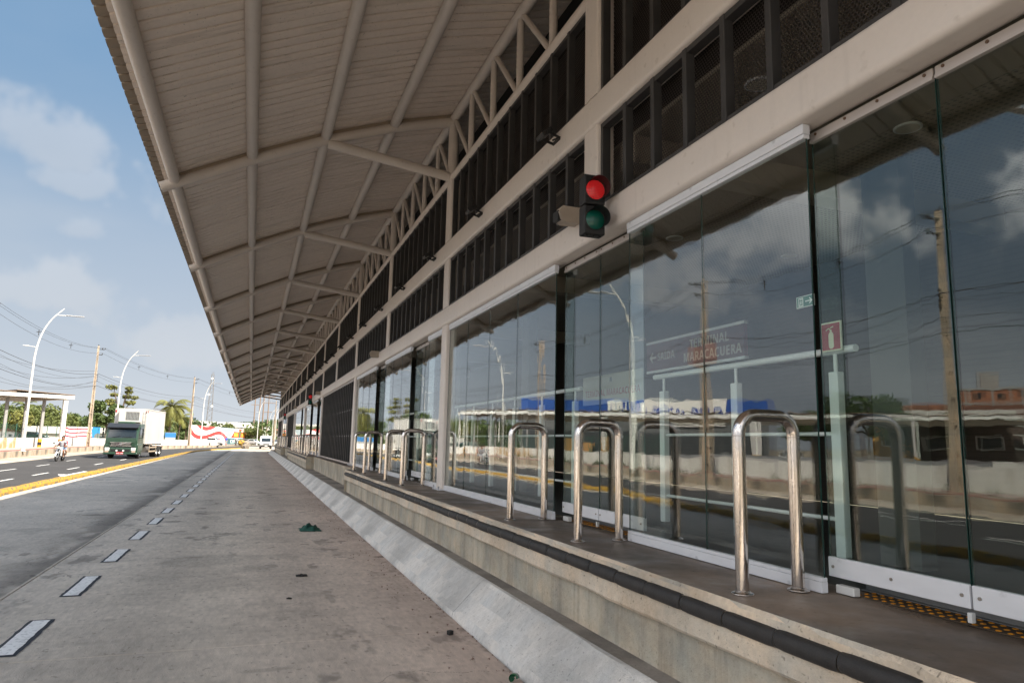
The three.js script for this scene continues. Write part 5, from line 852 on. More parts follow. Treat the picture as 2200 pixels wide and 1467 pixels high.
// ------------------------------------------------------------------ vehicles
const glassDark = phys({ c: [0.02, 0.026, 0.03], roughness: 0.06, clearcoat: 1, clearcoatRoughness: 0.03 });
const tyreM = std({ c: [0.018, 0.017, 0.017], roughness: 0.85 }), rimM = std({ c: [0.5, 0.5, 0.5], metalness: 0.7, roughness: 0.35 }), chrome = std({ c: [0.75, 0.75, 0.74], metalness: 1, roughness: 0.15 });
const headM = phys({ c: [0.7, 0.7, 0.68], roughness: 0.08, clearcoat: 1 }), amber = std({ c: [0.6, 0.2, 0.02], roughness: 0.3 }), redM = std({ c: [0.45, 0.02, 0.02], roughness: 0.4 });
function wheel(parent, R, w, x, z, y = R, twin = false) {
  const g = new THREE.Group(); g.name = 'wheel'; g.position.set(x, y, z); parent.add(g);
  const t = new THREE.LatheGeometry([[R * 0.58, -w / 2], [R * 0.9, -w / 2], [R * 0.985, -w * 0.4], [R, -w * 0.25], [R, w * 0.25], [R * 0.985, w * 0.4], [R * 0.9, w / 2], [R * 0.58, w / 2]].map((q) => new THREE.Vector2(...q)), 28); t.rotateZ(Math.PI / 2); part('tyre', t, tyreM, g);
  const s = Math.sign(x) || 1, rim = new THREE.LatheGeometry([[0, 0.3 * w], [R * 0.2, 0.32 * w], [R * 0.24, 0.1 * w], [R * 0.5, 0.16 * w], [R * 0.56, 0.44 * w], [R * 0.6, 0.46 * w], [R * 0.6, -0.46 * w]].map((q) => new THREE.Vector2(...q)), 24); rim.rotateZ(-Math.PI / 2 * s); part('rim', rim, rimM, g);
  return g;
}
{
  // refrigerated truck, nose towards +z
  const tk = thing('box_truck', 'green-cabbed truck with a white refrigerated box driving towards the camera', 'truck', [-9.62, ROAD, -71.2], -5 * Math.PI / 180);
  const green = phys({ c: [0.018, 0.052, 0.03], roughness: 0.32, clearcoat: 0.6, clearcoatRoughness: 0.15 }), dkgreen = std({ c: [0.03, 0.075, 0.045], roughness: 0.5 }), boxM = std({ map: tex(512, 512, (u, v) => mix3(mul([0.60, 0.575, 0.545], lerp(0.93, 1.03, fbm(u, v, 4, 4, 4, 271))), [0.42, 0.38, 0.33], sstep(0.6, 0.85, fbm(u, v, 12, 2, 5, 273)) * 0.35), [0.25, 0.25]), roughness: 0.45 }), dk = std({ c: [0.03, 0.033, 0.04], roughness: 0.35 });
  const cs = [[3.2, 0.62], [5.05, 0.62], [5.26, 0.78], [5.30, 1.5], [5.24, 1.72], [4.98, 2.62], [4.7, 2.86], [3.2, 2.94]];
  const cab = new THREE.ExtrudeGeometry(new THREE.Shape(cs.map((q) => new THREE.Vector2(...q))), { depth: 2.3, bevelEnabled: true, bevelSize: 0.05, bevelThickness: 0.06, bevelSegments: 3, bevelOffset: -0.05 }); cab.rotateY(-Math.PI / 2); cab.translate(1.15, 0, 0);
  part('cab', cab, green, tk);
  const scr = [[-1.06, 0], [1.06, 0], [0.99, 0.9], [-0.99, 0.9]]; const ws = new THREE.ExtrudeGeometry(new THREE.Shape(scr.map((q) => new THREE.Vector2(...q))), { depth: 0.02, bevelEnabled: true, bevelSize: 0.02, bevelThickness: 0.01, bevelSegments: 2 }); ws.rotateX(-0.28); ws.translate(0, 1.72, 5.245); const wsm = part('windscreen', ws, glassDark, tk);
  part('wiper', [beam(V(-0.7, 1.76, 5.29), V(-0.1, 1.86, 5.27), 0.03, 0.03), beam(V(0.1, 1.76, 5.29), V(0.8, 1.8, 5.28), 0.03, 0.03)], M.black, wsm);
  const vz = new THREE.ExtrudeGeometry(new THREE.Shape([[0, 0], [0.42, -0.1], [0.46, -0.04], [0.12, 0.26], [-0.25, 0.3]].map((q) => new THREE.Vector2(...q))), { depth: 2.28, bevelEnabled: true, bevelSize: 0.02, bevelThickness: 0.03, bevelSegments: 2 }); vz.rotateY(-Math.PI / 2); vz.translate(1.14, 2.62, 4.86); part('sun_visor', vz, dk, tk);
  part('roof_hatch', [triUV(new RoundedBoxGeometry(1.2, 0.16, 0.7, 2, 0.05).translate(0, 3.0, 4.1))], dkgreen, tk);
  part('front_panel', new RoundedBoxGeometry(2.2, 0.42, 0.06, 2, 0.02).translate(0, 1.5, 5.28), green, tk);
  const gr = part('grille', box(1.55, 0.27, 0.06, 0, 1.2, 5.31, 0.02), M.black, tk); part('chrome_bar', [...[-0.1, 0, 0.1].map((y) => box(1.45, 0.022, 0.02, 0, 1.2 + y, 5.345)), box(1.62, 0.03, 0.03, 0, 1.345, 5.33), box(1.62, 0.03, 0.03, 0, 1.055, 5.33), beam(V(-0.42, 1.07, 5.36), V(0.42, 1.335, 5.36), 0.03, 0.05), new THREE.TorusGeometry(0.065, 0.018, 8, 20).translate(0, 1.2, 5.365)], chrome, gr);
  part('gap_panel', box(2.1, 0.1, 0.08, 0, 0.96, 5.27), M.black, tk);
  part('bumper', [triUV(new RoundedBoxGeometry(2.46, 0.5, 0.4, 3, 0.08).translate(0, 0.68, 5.2)), triUV(new RoundedBoxGeometry(2.56, 0.12, 0.5, 2, 0.05).translate(0, 0.42, 5.2)), ...[-1, 1].map((s) => triUV(new RoundedBoxGeometry(0.3, 0.9, 1.5, 2, 0.08).translate(s * 1.12, 0.78, 4.55)))], green, tk);
  part('air_intake', box(1.45, 0.2, 0.05, 0, 0.68, 5.39, 0.02), M.black, tk);
  for (const s of [-1, 1]) {
    const hl = part('headlight', new RoundedBoxGeometry(0.36, 0.26, 0.1, 3, 0.05).translate(s * 0.98, 0.78, 5.38), headM, tk); part('indicator', box(0.3, 0.12, 0.08, s * 1.0, 0.58, 5.385, 0.02), std({ c: [0.5, 0.38, 0.3], roughness: 0.2 }), hl);
    part('fog_lamp', new THREE.CylinderGeometry(0.08, 0.08, 0.05, 16).rotateX(Math.PI / 2).translate(s * 0.25, 0.67, 5.42), headM, tk);
    part('mirror', [new RoundedBoxGeometry(0.08, 0.5, 0.24, 2, 0.03).translate(s * 1.5, 1.98, 4.95), new RoundedBoxGeometry(0.08, 0.24, 0.24, 2, 0.03).translate(s * 1.5, 2.38, 4.95), bar(V(s * 1.15, 2.55, 4.8), V(s * 1.5, 2.5, 4.95), 0.02, 6), bar(V(s * 1.15, 1.72, 4.8), V(s * 1.5, 1.74, 4.95), 0.02, 6)], M.black, tk);
    const dr = part('door', new RoundedBoxGeometry(0.04, 1.9, 1.25, 2, 0.015).translate(s * 1.2, 1.72, 4.2), green, tk); part('side_window', box(0.03, 0.72, 0.95, s * 1.22, 2.26, 4.22, 0.01), glassDark, dr); part('handle', box(0.04, 0.04, 0.18, s * 1.23, 1.6, 3.8), M.black, dr);
  }
  const plT = canvasTex(256, 96, (x, w, h) => { x.fillStyle = '#b01822'; x.fillRect(0, 0, w, h); x.fillStyle = '#f2eeee'; x.font = 'bold 60px sans-serif'; x.textAlign = 'center'; x.fillText('HVP 7288', w / 2, 76); x.font = 'bold 20px sans-serif'; });
  const pl = part('number_plate', box(0.52, 0.19, 0.02, 0, 0.47, 5.46), redM, tk); part('plate_face', new THREE.PlaneGeometry(0.5, 0.17).translate(0, 0.47, 5.473), std({ map: plT, roughness: 0.5 }), pl);
  const bx = part('cargo_box', triUV(new RoundedBoxGeometry(2.52, 3.0, 7.4, 2, 0.03).translate(0, 2.72, -0.85)), boxM, tk);
  part('edge_trim', [...[-1, 1].flatMap((s) => [box(0.07, 3.02, 0.07, s * 1.25, 2.72, 2.83), box(0.07, 0.07, 7.42, s * 1.25, 1.25, -0.85), box(0.07, 0.07, 7.42, s * 1.25, 4.2, -0.85)]), box(2.5, 0.08, 0.07, 0, 4.2, 2.83)].map((g) => triUV(g)), std({ c: [0.62, 0.6, 0.57], roughness: 0.4 }), bx);
  part('corner_marker', [-1, 1].flatMap((s) => [box(0.09, 0.2, 0.04, s * 1.2, 4.0, 2.88), box(0.03, 0.2, 0.09, s * 1.3, 4.0, 2.8)]), redM, bx);
  const ru = part('cooling_unit', triUV(new RoundedBoxGeometry(1.75, 1.05, 0.5, 3, 0.1).translate(-0.05, 3.55, 3.05)), boxM, tk); part('unit_grille', [...[...Array(7)].map((_, i) => box(1.0, 0.025, 0.02, 0.2, 3.3 + i * 0.1, 3.315)), ...[...Array(10)].map((_, i) => box(0.022, 0.66, 0.02, -0.3 + i * 0.11, 3.6, 3.315))], std({ c: [0.45, 0.45, 0.44], roughness: 0.5 }), ru); part('unit_opening', box(1.05, 0.7, 0.03, 0.2, 3.6, 3.30), M.black, ru); part('unit_vent', box(0.03, 0.7, 0.3, -0.92, 3.55, 3.05), M.bolt, ru);
  part('ladder', [...[1.05, 1.24].map((x) => bar(V(x, 1.3, 2.95), V(x, 4.1, 2.95), 0.02, 6)), ...[...Array(8)].map((_, i) => bar(V(1.05, 1.5 + i * 0.36, 2.95), V(1.24, 1.5 + i * 0.36, 2.95), 0.018, 6))], boxM, tk);
  part('roof_rail', [-1, 1].flatMap((s) => [bar(V(s * 1.2, 4.42, 0.5), V(s * 1.2, 4.42, -4.4), 0.025, 6), ...[...Array(7)].map((_, i) => bar(V(s * 1.2, 4.2, 0.5 - i * 0.8), V(s * 1.2, 4.42, 0.5 - i * 0.8), 0.02, 6))]), M.bolt, bx);
  part('chassis', [box(0.9, 0.26, 8.4, 0, 0.92, 0.3), box(2.3, 0.1, 7.2, 0, 1.16, -0.85), box(2.2, 0.5, 0.06, 0, 0.75, 3.1), box(0.3, 0.3, 1.2, -0.95, 0.75, 0.9)].map((g) => triUV(g)), M.black, tk);
  part('fuel_tank', new THREE.CylinderGeometry(0.3, 0.3, 1.1, 16).rotateX(Math.PI / 2).translate(0.95, 0.78, 1.6), M.bolt, tk);
  part('side_guard', [-1, 1].flatMap((s) => [box(0.04, 0.12, 3.0, s * 1.2, 0.55, -0.6), box(0.04, 0.12, 3.0, s * 1.2, 0.9, -0.6), box(0.05, 0.6, 0.06, s * 1.19, 0.85, 0.7), box(0.05, 0.6, 0.06, s * 1.19, 0.85, -1.9)].map((g) => triUV(g))), std({ c: [0.42, 0.34, 0.26], roughness: 0.6 }), tk);
  part('side_marker', [-1, 1].flatMap((s) => [2.2, 0.4, -1.4].map((z) => box(0.03, 0.06, 0.16, s * 1.265, 1.2, z))), amber, tk);
  part('mudflap', [-1, 1].map((s) => box(0.5, 0.7, 0.03, s * 0.98, 0.6, -4.3)), M.black, tk);
  for (const s of [-1, 1]) { wheel(tk, 0.5, 0.3, s * 1.02, 3.95); for (const z of [-2.3, -3.6]) wheel(tk, 0.5, 0.56, s * 0.95, z); }
  part('axle', [3.95, -2.3, -3.6].map((z) => bar(V(-0.9, 0.5, z), V(0.9, 0.5, z), 0.09, 8)), M.black, tk);
}
function car(label, at, turn, paint, { van = false, pickup = false, grp } = {}) {
  const t = thing(van ? 'white_van' : 'parked_car', label, van ? 'van' : 'car', at, turn, grp);
  const P = van ? [[-2.1, 0.32], [2.0, 0.32], [2.12, 0.5], [2.08, 0.82], [1.9, 0.98], [1.1, 1.1], [0.45, 1.66], [0.3, 1.9], [0.0, 1.98], [-2.05, 1.98], [-2.12, 1.8]] : pickup ? [[-2.2, 0.4], [2.1, 0.4], [2.15, 0.75], [1.9, 0.92], [1.05, 1.0], [0.4, 1.5], [-0.7, 1.52], [-0.95, 1.0], [-2.2, 0.98]] : [[-2.0, 0.35], [2.0, 0.35], [2.08, 0.6], [1.85, 0.82], [1.0, 0.92], [0.3, 1.42], [-0.9, 1.46], [-1.75, 1.02], [-2.05, 0.95], [-2.1, 0.6]];
  const g = new THREE.ExtrudeGeometry(new THREE.Shape(P.map((q) => new THREE.Vector2(...q))), { depth: 1.5, bevelEnabled: true, bevelSize: 0.09, bevelThickness: 0.1, bevelSegments: 4, bevelOffset: -0.09 }); g.rotateY(-Math.PI / 2); g.translate(0.75, 0, 0); part('body', g, paint, t);
  const a = van ? [1.12, 1.08, 0.46, 1.64] : pickup ? [1.05, 1.0, 0.42, 1.47] : [0.98, 0.93, 0.33, 1.39], w = Math.hypot(a[0] - a[2], a[3] - a[1]);
  const ws = box(1.36, 0.02, w * 0.9); ws.rotateX(Math.atan2(a[3] - a[1], a[0] - a[2])); ws.translate(0, (a[1] + a[3]) / 2 + 0.012, (a[0] + a[2]) / 2 + 0.01); part('windscreen', ws, glassDark, t);
  for (const s of [-1, 1]) { part('side_window', box(0.02, van ? 0.46 : 0.34, van ? 0.7 : 1.5, s * 0.852, van ? 1.36 : 1.18, van ? 0.45 : -0.15, 0.006), glassDark, t); part('headlight', new RoundedBoxGeometry(0.34, 0.2, 0.14, 3, 0.05).translate(s * 0.6, van ? 0.82 : 0.68, 2.02), headM, t); part('mirror', new RoundedBoxGeometry(0.16, 0.18, 0.1, 2, 0.03).translate(s * 0.98, van ? 1.16 : 0.98, 0.95), van ? M.black : paint, t); for (const z of [1.35, -1.35]) wheel(t, 0.31, 0.2, s * 0.76, z); }
  part('bumper', new RoundedBoxGeometry(1.66, 0.34, 0.2, 3, 0.06).translate(0, 0.46, 2.04), van ? M.black : paint, t); part('grille', box(0.9, 0.14, 0.04, 0, van ? 0.74 : 0.6, 2.1, 0.01), M.black, t); part('number_plate', box(0.4, 0.12, 0.02, 0, 0.48, 2.155), M.white, t);
  return t;
}
{
  const wp = phys({ c: [0.72, 0.71, 0.69], roughness: 0.3, clearcoat: 0.7 }), sp = phys({ c: [0.35, 0.36, 0.37], roughness: 0.3, clearcoat: 0.7 }), gp = phys({ c: [0.015, 0.035, 0.03], roughness: 0.3, clearcoat: 0.7 });
  const vp = atY(570, 963.5, 0); const v = car('white cargo van coming towards the camera past the station end', [vp.x, -0.03, vp.z], 0.02, wp, { van: true }); v.scale.setScalar(1.12);
  car('white pickup car parked in front of the red and white mural', ground(458, 946, 136, 0.25), 1.35, wp, { pickup: true });
  car('dark car parked at the kerb left of the far white car', ground(533, 951, 195), 0.8, sp); car('white car parked left of the far street lamp', ground(545, 951.5, 190), 0.9, wp); car('dark green car parked under the roofed shelter', ground(72, 942, 120, 0.6), 1.5, gp); car('silver car half hidden right of the white van', ground(589, 955, 200), 0.1, sp);
  car('white car mirrored under the shelter at the forecourt', (() => { const p = mirX(atD(1700, 950, 95)); return [p.x, 0.2, p.z]; })(), 0.6, wp);
}
// ------------------------------------------------------------------ people
function figure(bones, cell, k = 0.035) {   // smooth union of tapered capsules, meshed; bones: [p, q, r1, r2, colour]
  const bb = new THREE.Box3(); for (const [p, q, a, b] of bones) { const r = Math.max(a, b) + 0.06; bb.expandByPoint(p.clone().addScalar(r)).expandByPoint(p.clone().addScalar(-r)).expandByPoint(q.clone().addScalar(r)).expandByPoint(q.clone().addScalar(-r)); }
  const c = bb.getCenter(V()), s = bb.getSize(V()), half = Math.max(s.x, s.y, s.z) / 2, N = Math.min(110, Math.ceil(half * 2 / cell) + 4), mc = new MarchingCubes(N, new THREE.MeshBasicMaterial(), false, false, 120000); mc.isolation = 0;
  const h = N / 2, P = V(); let i = 0;
  const sd = (x, y, z, want) => { let d = 1e9, best = null, bd = 1e9; for (const bn of bones) { const [p, q, r1, r2] = bn, ax = q.x - p.x, ay = q.y - p.y, az = q.z - p.z, bx = x - p.x, by = y - p.y, bz = z - p.z, L = ax * ax + ay * ay + az * az, t = L > 0 ? clamp((bx * ax + by * ay + bz * az) / L) : 0, e = Math.hypot(bx - ax * t, by - ay * t, bz - az * t) - lerp(r1, r2, t); if (e < bd) { bd = e; best = bn; } const hh = Math.max(k - Math.abs(d - e), 0) / k; d = Math.min(d, e) - hh * hh * k * 0.25; } return want ? best : d; };
  for (let z = 0; z < N; z++) for (let y = 0; y < N; y++) for (let x = 0; x < N; x++) mc.field[i++] = -sd(c.x + (x - h) / h * half, c.y + (y - h) / h * half, c.z + (z - h) / h * half);
  mc.update(); const n = mc.count, pos = new Float32Array(n * 3), nor = new Float32Array(n * 3), col = new Float32Array(n * 3);
  for (let v = 0; v < n; v++) { const x = mc.positionArray[v * 3] * half + c.x, y = mc.positionArray[v * 3 + 1] * half + c.y, z = mc.positionArray[v * 3 + 2] * half + c.z; pos.set([x, y, z], v * 3); nor.set([mc.normalArray[v * 3], mc.normalArray[v * 3 + 1], mc.normalArray[v * 3 + 2]], v * 3); const b = sd(x, y, z, true)[4]; col.set(b, v * 3); }
  const g = new THREE.BufferGeometry(); g.setAttribute('position', new THREE.BufferAttribute(pos, 3)); g.setAttribute('normal', new THREE.BufferAttribute(nor, 3)); g.setAttribute('uv', new THREE.BufferAttribute(new Float32Array(n * 2), 2)); g.setAttribute('color', new THREE.BufferAttribute(col, 3)); return g;
}
const skinM = std({ roughness: 0.7, vertexColors: true });
function hand(wrist, dir, palmN, col, curl = 0.6) {   // palm, four unequal fingers, a thumb from the side
  dir = dir.clone().normalize(); const n = palmN.clone().normalize(), sx = dir.clone().cross(n).normalize(), b = [[wrist, wrist.clone().addScaledVector(dir, 0.08), 0.03, 0.036, col]];
  for (let f = 0; f < 4; f++) { const o = (f - 1.5) * 0.021, L = [0.068, 0.078, 0.072, 0.055][f], p = wrist.clone().addScaledVector(dir, 0.085).addScaledVector(sx, o), m = p.clone().addScaledVector(dir, L * 0.5 * Math.cos(curl * 0.6)).addScaledVector(n, L * 0.5 * Math.sin(curl * 0.6)), e = m.clone().addScaledVector(dir, L * 0.5 * Math.cos(curl * 1.6)).addScaledVector(n, L * 0.5 * Math.sin(curl * 1.6)); b.push([p, m, 0.0095, 0.009, col], [m, e, 0.009, 0.008, col]); }
  const t = wrist.clone().addScaledVector(dir, 0.03).addScaledVector(sx, -0.03), t2 = t.clone().addScaledVector(dir, 0.035).addScaledVector(sx, -0.025).addScaledVector(n, 0.012); b.push([t, t2, 0.012, 0.010, col], [t2, t2.clone().addScaledVector(dir, 0.03).addScaledVector(n, 0.014), 0.010, 0.009, col]); return b;
}
function headBones(c, skin, f = V(0, 0, 1)) { const s = V(-f.z, 0, f.x); return [[c.clone().add(V(0, 0.03, 0)), c.clone().addScaledVector(f, 0.015).add(V(0, -0.05, 0)), 0.092, 0.07, skin], [c.clone().addScaledVector(f, 0.085).add(V(0, 0.0, 0)), c.clone().addScaledVector(f, 0.105).add(V(0, -0.025, 0)), 0.012, 0.017, skin], ...[-1, 1].map((q) => [c.clone().addScaledVector(s, q * 0.088).add(V(0, 0.01, 0)), c.clone().addScaledVector(s, q * 0.09).add(V(0, -0.025, 0)), 0.013, 0.011, skin])]; }
function face(parent, c, f) { const s = V(-f.z, 0, f.x); part('eye', [-1, 1].map((q) => new THREE.SphereGeometry(0.011, 8, 6).translate(c.x + f.x * 0.085 + s.x * q * 0.033, c.y + 0.012, c.z + f.z * 0.085 + s.z * q * 0.033)), M.black, parent); part('mouth', new THREE.SphereGeometry(0.018, 8, 6).scale(1, 0.35, 0.5).rotateY(Math.atan2(f.x, f.z)).translate(c.x + f.x * 0.082, c.y - 0.055, c.z + f.z * 0.082), std({ c: [0.22, 0.07, 0.055], roughness: 0.6 }), parent); }
function hairCap(parent, c, f, long = false) { const g = new THREE.SphereGeometry(0.108, 16, 10, 0, 6.3, 0, 1.55); g.rotateX(-0.32); g.rotateY(Math.atan2(f.x, f.z)); g.translate(c.x - f.x * 0.014, c.y + 0.038, c.z - f.z * 0.014); const l = [g]; if (long) l.push(new THREE.CapsuleGeometry(0.075, 0.24, 6, 12).translate(c.x - f.x * 0.06, c.y - 0.12, c.z - f.z * 0.06)); part('hair', l, std({ c: [0.02, 0.015, 0.012], roughness: 0.8 }), parent); }
const SK = [0.29, 0.135, 0.08], SK2 = [0.36, 0.19, 0.125];
{
  // motorcycle, nose towards +z
  const at = [-12.75, ROAD, -58.6], turn = -0.1, mt = thing('motorcycle', 'small black and white motorcycle with two riders near the lane dashes', 'motorcycle', at, turn), bk = M.black, wh = phys({ c: [0.6, 0.6, 0.6], roughness: 0.3 });
  for (const [z, n] of [[0.64, 'front_wheel'], [-0.62, 'rear_wheel']]) { const w = new THREE.Group(); w.name = n; w.position.set(0, 0.30, z); mt.add(w); part('tyre', new THREE.TorusGeometry(0.25, 0.056, 10, 32).rotateY(Math.PI / 2), tyreM, w); part('rim', [new THREE.TorusGeometry(0.215, 0.014, 6, 28).rotateY(Math.PI / 2), ...[...Array(10)].map((_, i) => bar(V(0, 0, 0), V(0, 0.21 * Math.cos(i * 0.628), 0.21 * Math.sin(i * 0.628)), 0.005, 5)), new THREE.CylinderGeometry(0.05, 0.05, 0.1, 12).rotateZ(Math.PI / 2)], rimM, w); }
  part('fork', [-1, 1].map((s) => bar(V(s * 0.075, 0.3, 0.64), V(s * 0.08, 0.98, 0.36), 0.022, 8)), chrome, mt); part('front_mudguard', new THREE.TorusGeometry(0.32, 0.055, 6, 16, 1.7).rotateY(-Math.PI / 2).rotateX(-0.2).translate(0, 0.3, 0.64), wh, mt);
  part('frame', [bar(V(0, 0.92, 0.34), V(0, 0.42, 0.2), 0.03, 8), bar(V(0, 0.92, 0.34), V(0, 0.72, -0.3), 0.03, 8), bar(V(0, 0.42, 0.2), V(0, 0.36, -0.25), 0.03, 8), bar(V(0, 0.72, -0.3), V(0, 0.36, -0.25), 0.025, 8), ...[-1, 1].map((s) => bar(V(s * 0.1, 0.34, -0.25), V(s * 0.1, 0.3, -0.62), 0.022, 8))], bk, mt);
  part('tank', triUV(new THREE.SphereGeometry(0.17, 16, 12).scale(0.8, 0.75, 1.5).translate(0, 0.86, 0.08)), wh, mt); part('seat', new RoundedBoxGeometry(0.25, 0.1, 0.72, 3, 0.045).translate(0, 0.80, -0.42), bk, mt); part('engine', [box(0.26, 0.26, 0.32, 0, 0.44, 0.0, 0.04), ...[0, 1, 2, 3].map((i) => box(0.22, 0.012, 0.2, 0, 0.58 + i * 0.025, 0.06))], M.bolt, mt); part('leg_shield', [-1, 1].map((s) => new RoundedBoxGeometry(0.06, 0.5, 0.16, 2, 0.025).rotateX(-0.25).translate(s * 0.17, 0.62, 0.3)), wh, mt);
  part('headlight', new THREE.SphereGeometry(0.1, 16, 10).scale(1, 1, 0.7).translate(0, 0.96, 0.46), headM, mt); part('handlebar', tube([V(-0.36, 1.05, 0.22), V(-0.16, 1.07, 0.33), V(0, 1.0, 0.36), V(0.16, 1.07, 0.33), V(0.36, 1.05, 0.22)], 0.015, 20, 8), bk, mt);
  for (const s of [-1, 1]) part('mirror', [bar(V(s * 0.24, 1.06, 0.28), V(s * 0.36, 1.24, 0.28), 0.008, 6), new THREE.SphereGeometry(0.06, 10, 8).scale(1.2, 0.8, 0.3).translate(s * 0.38, 1.27, 0.28)], bk, mt);
  part('exhaust', bar(V(0.15, 0.3, 0.0), V(0.16, 0.36, -0.7), 0.045, 10, 0.035), chrome, mt); part('footrest', [bar(V(-0.28, 0.34, -0.02), V(0.28, 0.34, -0.02), 0.014, 6), bar(V(-0.26, 0.38, -0.42), V(0.26, 0.38, -0.42), 0.014, 6)], bk, mt); part('rear_mudguard', new THREE.TorusGeometry(0.34, 0.05, 6, 14, 1.4).rotateY(-Math.PI / 2).rotateX(1.75).translate(0, 0.3, -0.62), bk, mt); part('number_plate', box(0.16, 0.12, 0.01, 0, 0.66, -0.98), M.white, mt);
  const rider = (label, z, shirt, shorts, sk, woman) => {
    const p = thing('person', label, 'person', at, turn), hip = V(0, 0.93, z), chest = V(0, 1.30, z + 0.07), neck = V(0, 1.46, z + 0.09), f = woman ? V(-0.3, 0, 0.95).normalize() : V(0.55, 0, 0.83).normalize(), hd = V(woman ? -0.06 : 0.03, woman ? 1.68 : 1.63, z + 0.12), B = [];
    B.push([hip.clone().add(V(-0.09, 0, 0)), hip.clone().add(V(0.09, 0, 0)), 0.12, 0.12, shorts], [hip.clone().add(V(0, 0.05, 0.01)), chest, 0.13, 0.135, shirt], [chest.clone().add(V(-0.13, 0.07, 0)), chest.clone().add(V(0.13, 0.07, 0)), 0.085, 0.085, shirt], [neck.clone().add(V(0, -0.06, 0)), hd, 0.055, 0.05, sk], ...headBones(hd, sk, f));
    for (const s of [-1, 1]) {
      const sh = chest.clone().add(V(s * 0.19, 0.08, 0)), gp = woman ? V(s * 0.13, 1.12, z + 0.34) : V(s * 0.34, 1.055, 0.20), el = sh.clone().lerp(gp, 0.5).add(V(s * 0.09, -0.14, -0.03)), sl = sh.clone().lerp(el, 0.75);
      B.push([sh, sl, 0.066, 0.062, shirt], [sl, el, 0.046, 0.042, sk], [el, gp, 0.04, 0.028, sk]);
      const kn = V(s * (woman ? 0.3 : 0.24), woman ? 0.72 : 0.74, z + (woman ? 0.4 : 0.42)), fo = V(s * 0.22, woman ? 0.40 : 0.36, z + (woman ? 0.12 : 0.22)), th = hip.clone().add(V(s * 0.1, -0.01, 0.02)), mid = th.clone().lerp(kn, 0.72);
      B.push([th, mid, 0.098, 0.082, shorts], [mid, kn, 0.066, 0.058, sk], [kn, fo, 0.056, 0.038, sk], [fo.clone().add(V(0, -0.02, -0.04)), fo.clone().add(V(s * 0.02, -0.03, 0.17)), 0.036, 0.03, woman ? [0.55, 0.5, 0.5] : [0.3, 0.2, 0.15]]);
      p.userData['x'] = undefined; const d = gp.clone().sub(el).normalize(); part('hand', figure(hand(gp.clone().addScaledVector(d, -0.03), d, V(0, -1, 0.2), sk, 1.3), 0.005, 0.01), skinM, p);
    }
    delete p.userData.x; part('body', figure(B, 0.022), skinM, p); face(p, hd, f); hairCap(p, hd, f, woman); return p;
  };
  rider('man in grey shirt and blue shorts steering the motorcycle', -0.22, [0.33, 0.33, 0.35], [0.14, 0.2, 0.3], SK, false);
  rider('woman with long dark hair riding behind on the motorcycle', -0.56, [0.42, 0.05, 0.07], [0.2, 0.25, 0.33], SK2, true);
  // two people by the wall, far away
  const stand = (label, pos, turn2, shirt, trousers, walk) => {
    const p = thing('person', label, 'person', pos, turn2), hd = V(0, 1.62, 0.02), f = V(0, 0, 1), B = [[V(-0.08, 0.95, 0), V(0.08, 0.95, 0), 0.125, 0.125, trousers], [V(0, 1.0, 0), V(0, 1.3, 0.01), 0.135, 0.14, shirt], [V(-0.14, 1.38, 0), V(0.14, 1.38, 0), 0.085, 0.085, shirt], [V(0, 1.42, 0), hd, 0.055, 0.05, SK], ...headBones(hd, SK, f)];
    for (const s of [-1, 1]) { const sh = V(s * 0.2, 1.38, 0), el = V(s * 0.27, 1.12, -0.03 + s * walk * 0.4), wr = V(s * 0.27, 0.89, 0.06 + s * walk * 0.8), sl = sh.clone().lerp(el, 0.7), kn = V(s * 0.11, 0.5, 0.04 - s * walk), an = V(s * 0.11, 0.08, -0.02 - s * walk * 1.4); B.push([sh, sl, 0.062, 0.058, shirt], [sl, el, 0.046, 0.04, SK], [el, wr, 0.04, 0.03, SK], [V(s * 0.09, 0.94, 0), kn, 0.098, 0.068, trousers], [kn, an, 0.064, 0.045, trousers], [an.clone().add(V(0, -0.03, -0.03)), an.clone().add(V(0, -0.035, 0.16)), 0.042, 0.034, [0.05, 0.04, 0.035]]); part('hand', figure(hand(wr, V(0, -1, 0.15), V(-s, 0, 0), SK), 0.006, 0.01), skinM, p); }
    part('body', figure(B, 0.026), skinM, p); face(p, hd, f); hairCap(p, hd, f); return p;
  };
  const a = atD(485, 957, 131), b = atD(506, 957, 137);
  stand('person in bright blue shirt and grey trousers standing by the white wall', [a.x, along(syS, a.z) + 0.02, a.z], 0.5, [0.02, 0.07, 0.42], [0.33, 0.31, 0.29], 0.05);
  const cy = thing('bicycle', 'dark bicycle ridden along the far sidewalk', 'bicycle', [b.x, along(syS, b.z), b.z], 0.2); for (const z of [-0.52, 0.52]) part('wheel', [new THREE.TorusGeometry(0.32, 0.018, 6, 28).rotateY(Math.PI / 2).translate(0, 0.34, z), ...[...Array(8)].map((_, i) => bar(V(0, 0.34, z), V(0, 0.34 + 0.31 * Math.cos(i * 0.785), z + 0.31 * Math.sin(i * 0.785)), 0.003, 4))], M.black, cy);
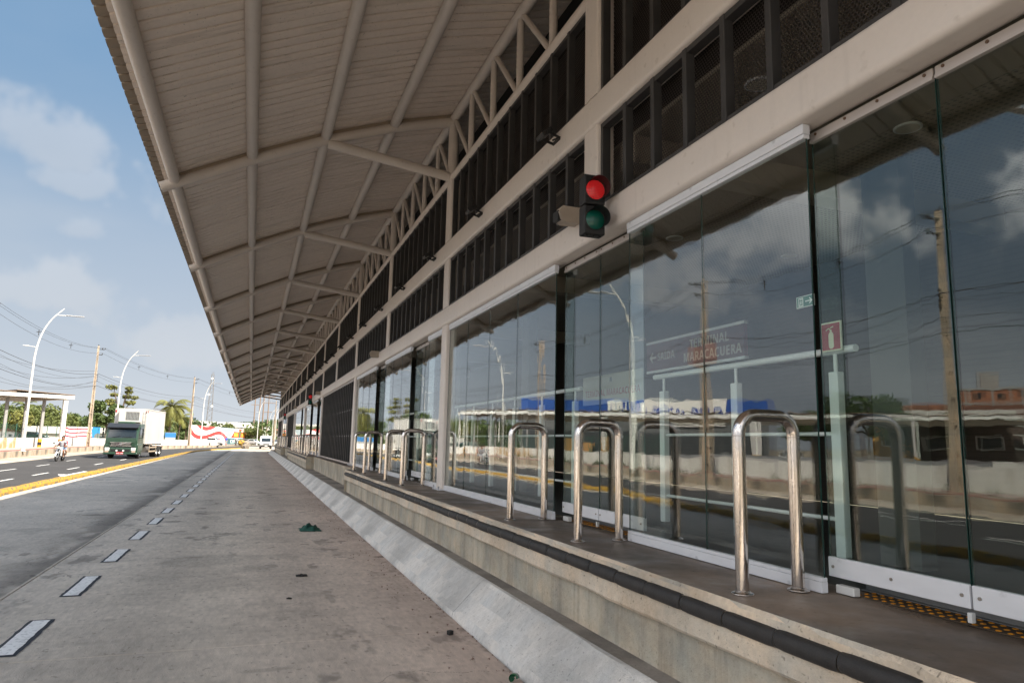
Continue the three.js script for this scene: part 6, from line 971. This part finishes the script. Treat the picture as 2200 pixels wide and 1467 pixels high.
  part('frame', [bar(V(0, 0.34, -0.52), V(0, 0.8, -0.2), 0.014, 6), bar(V(0, 0.34, -0.52), V(0, 0.3, -0.05), 0.014, 6), bar(V(0, 0.3, -0.05), V(0, 0.82, -0.2), 0.016, 6), bar(V(0, 0.3, -0.05), V(0, 0.78, 0.36), 0.016, 6), bar(V(0, 0.78, -0.19), V(0, 0.8, 0.36), 0.016, 6), bar(V(0, 0.9, 0.34), V(0, 0.34, 0.52), 0.016, 6)], M.black, cy); part('saddle', new RoundedBoxGeometry(0.14, 0.06, 0.26, 2, 0.025).translate(0, 0.87, -0.22), M.black, cy); part('handlebar', bar(V(-0.28, 0.98, 0.3), V(0.28, 0.98, 0.3), 0.012, 6), M.black, cy); part('stem', bar(V(0, 0.85, 0.35), V(0, 0.98, 0.3), 0.014, 6), M.black, cy);
  const cyc = thing('person', 'person in grey shirt and dark shorts riding the bicycle', 'person', [b.x, along(syS, b.z), b.z], 0.2), hd = V(0, 1.66, 0.1), f = V(0, 0, 1), sh = [0.36, 0.36, 0.38], dk = [0.04, 0.04, 0.05], B = [[V(-0.07, 0.95, -0.2), V(0.07, 0.95, -0.2), 0.12, 0.12, dk], [V(0, 1.0, -0.18), V(0, 1.35, 0.02), 0.13, 0.135, sh], [V(-0.13, 1.42, 0.04), V(0.13, 1.42, 0.04), 0.08, 0.08, sh], [V(0, 1.45, 0.05), hd, 0.05, 0.05, SK], ...headBones(hd, SK, f)];
  for (const s of [-1, 1]) { const an = V(s * 0.1, s > 0 ? 0.42 : 0.2, 0.0), kn = V(s * 0.12, s > 0 ? 0.86 : 0.62, 0.24); B.push([V(s * 0.19, 1.4, 0.04), V(s * 0.26, 1.18, 0.14), 0.06, 0.045, sh], [V(s * 0.26, 1.18, 0.14), V(s * 0.25, 1.0, 0.28), 0.04, 0.03, SK], [V(s * 0.08, 0.95, -0.18), kn, 0.095, 0.065, dk], [kn, an, 0.058, 0.042, SK], [an.clone().add(V(0, -0.03, -0.03)), an.clone().add(V(0, -0.04, 0.14)), 0.04, 0.032, [0.1, 0.09, 0.08]]); part('hand', figure(hand(V(s * 0.25, 1.0, 0.26), V(0, -0.15, 1), V(0, -1, 0), SK, 1.2), 0.006, 0.01), skinM, cyc); }
  part('body', figure(B, 0.026), skinM, cyc); face(cyc, hd, f); hairCap(cyc, hd, f);
}
renderer.render(scene, camera);
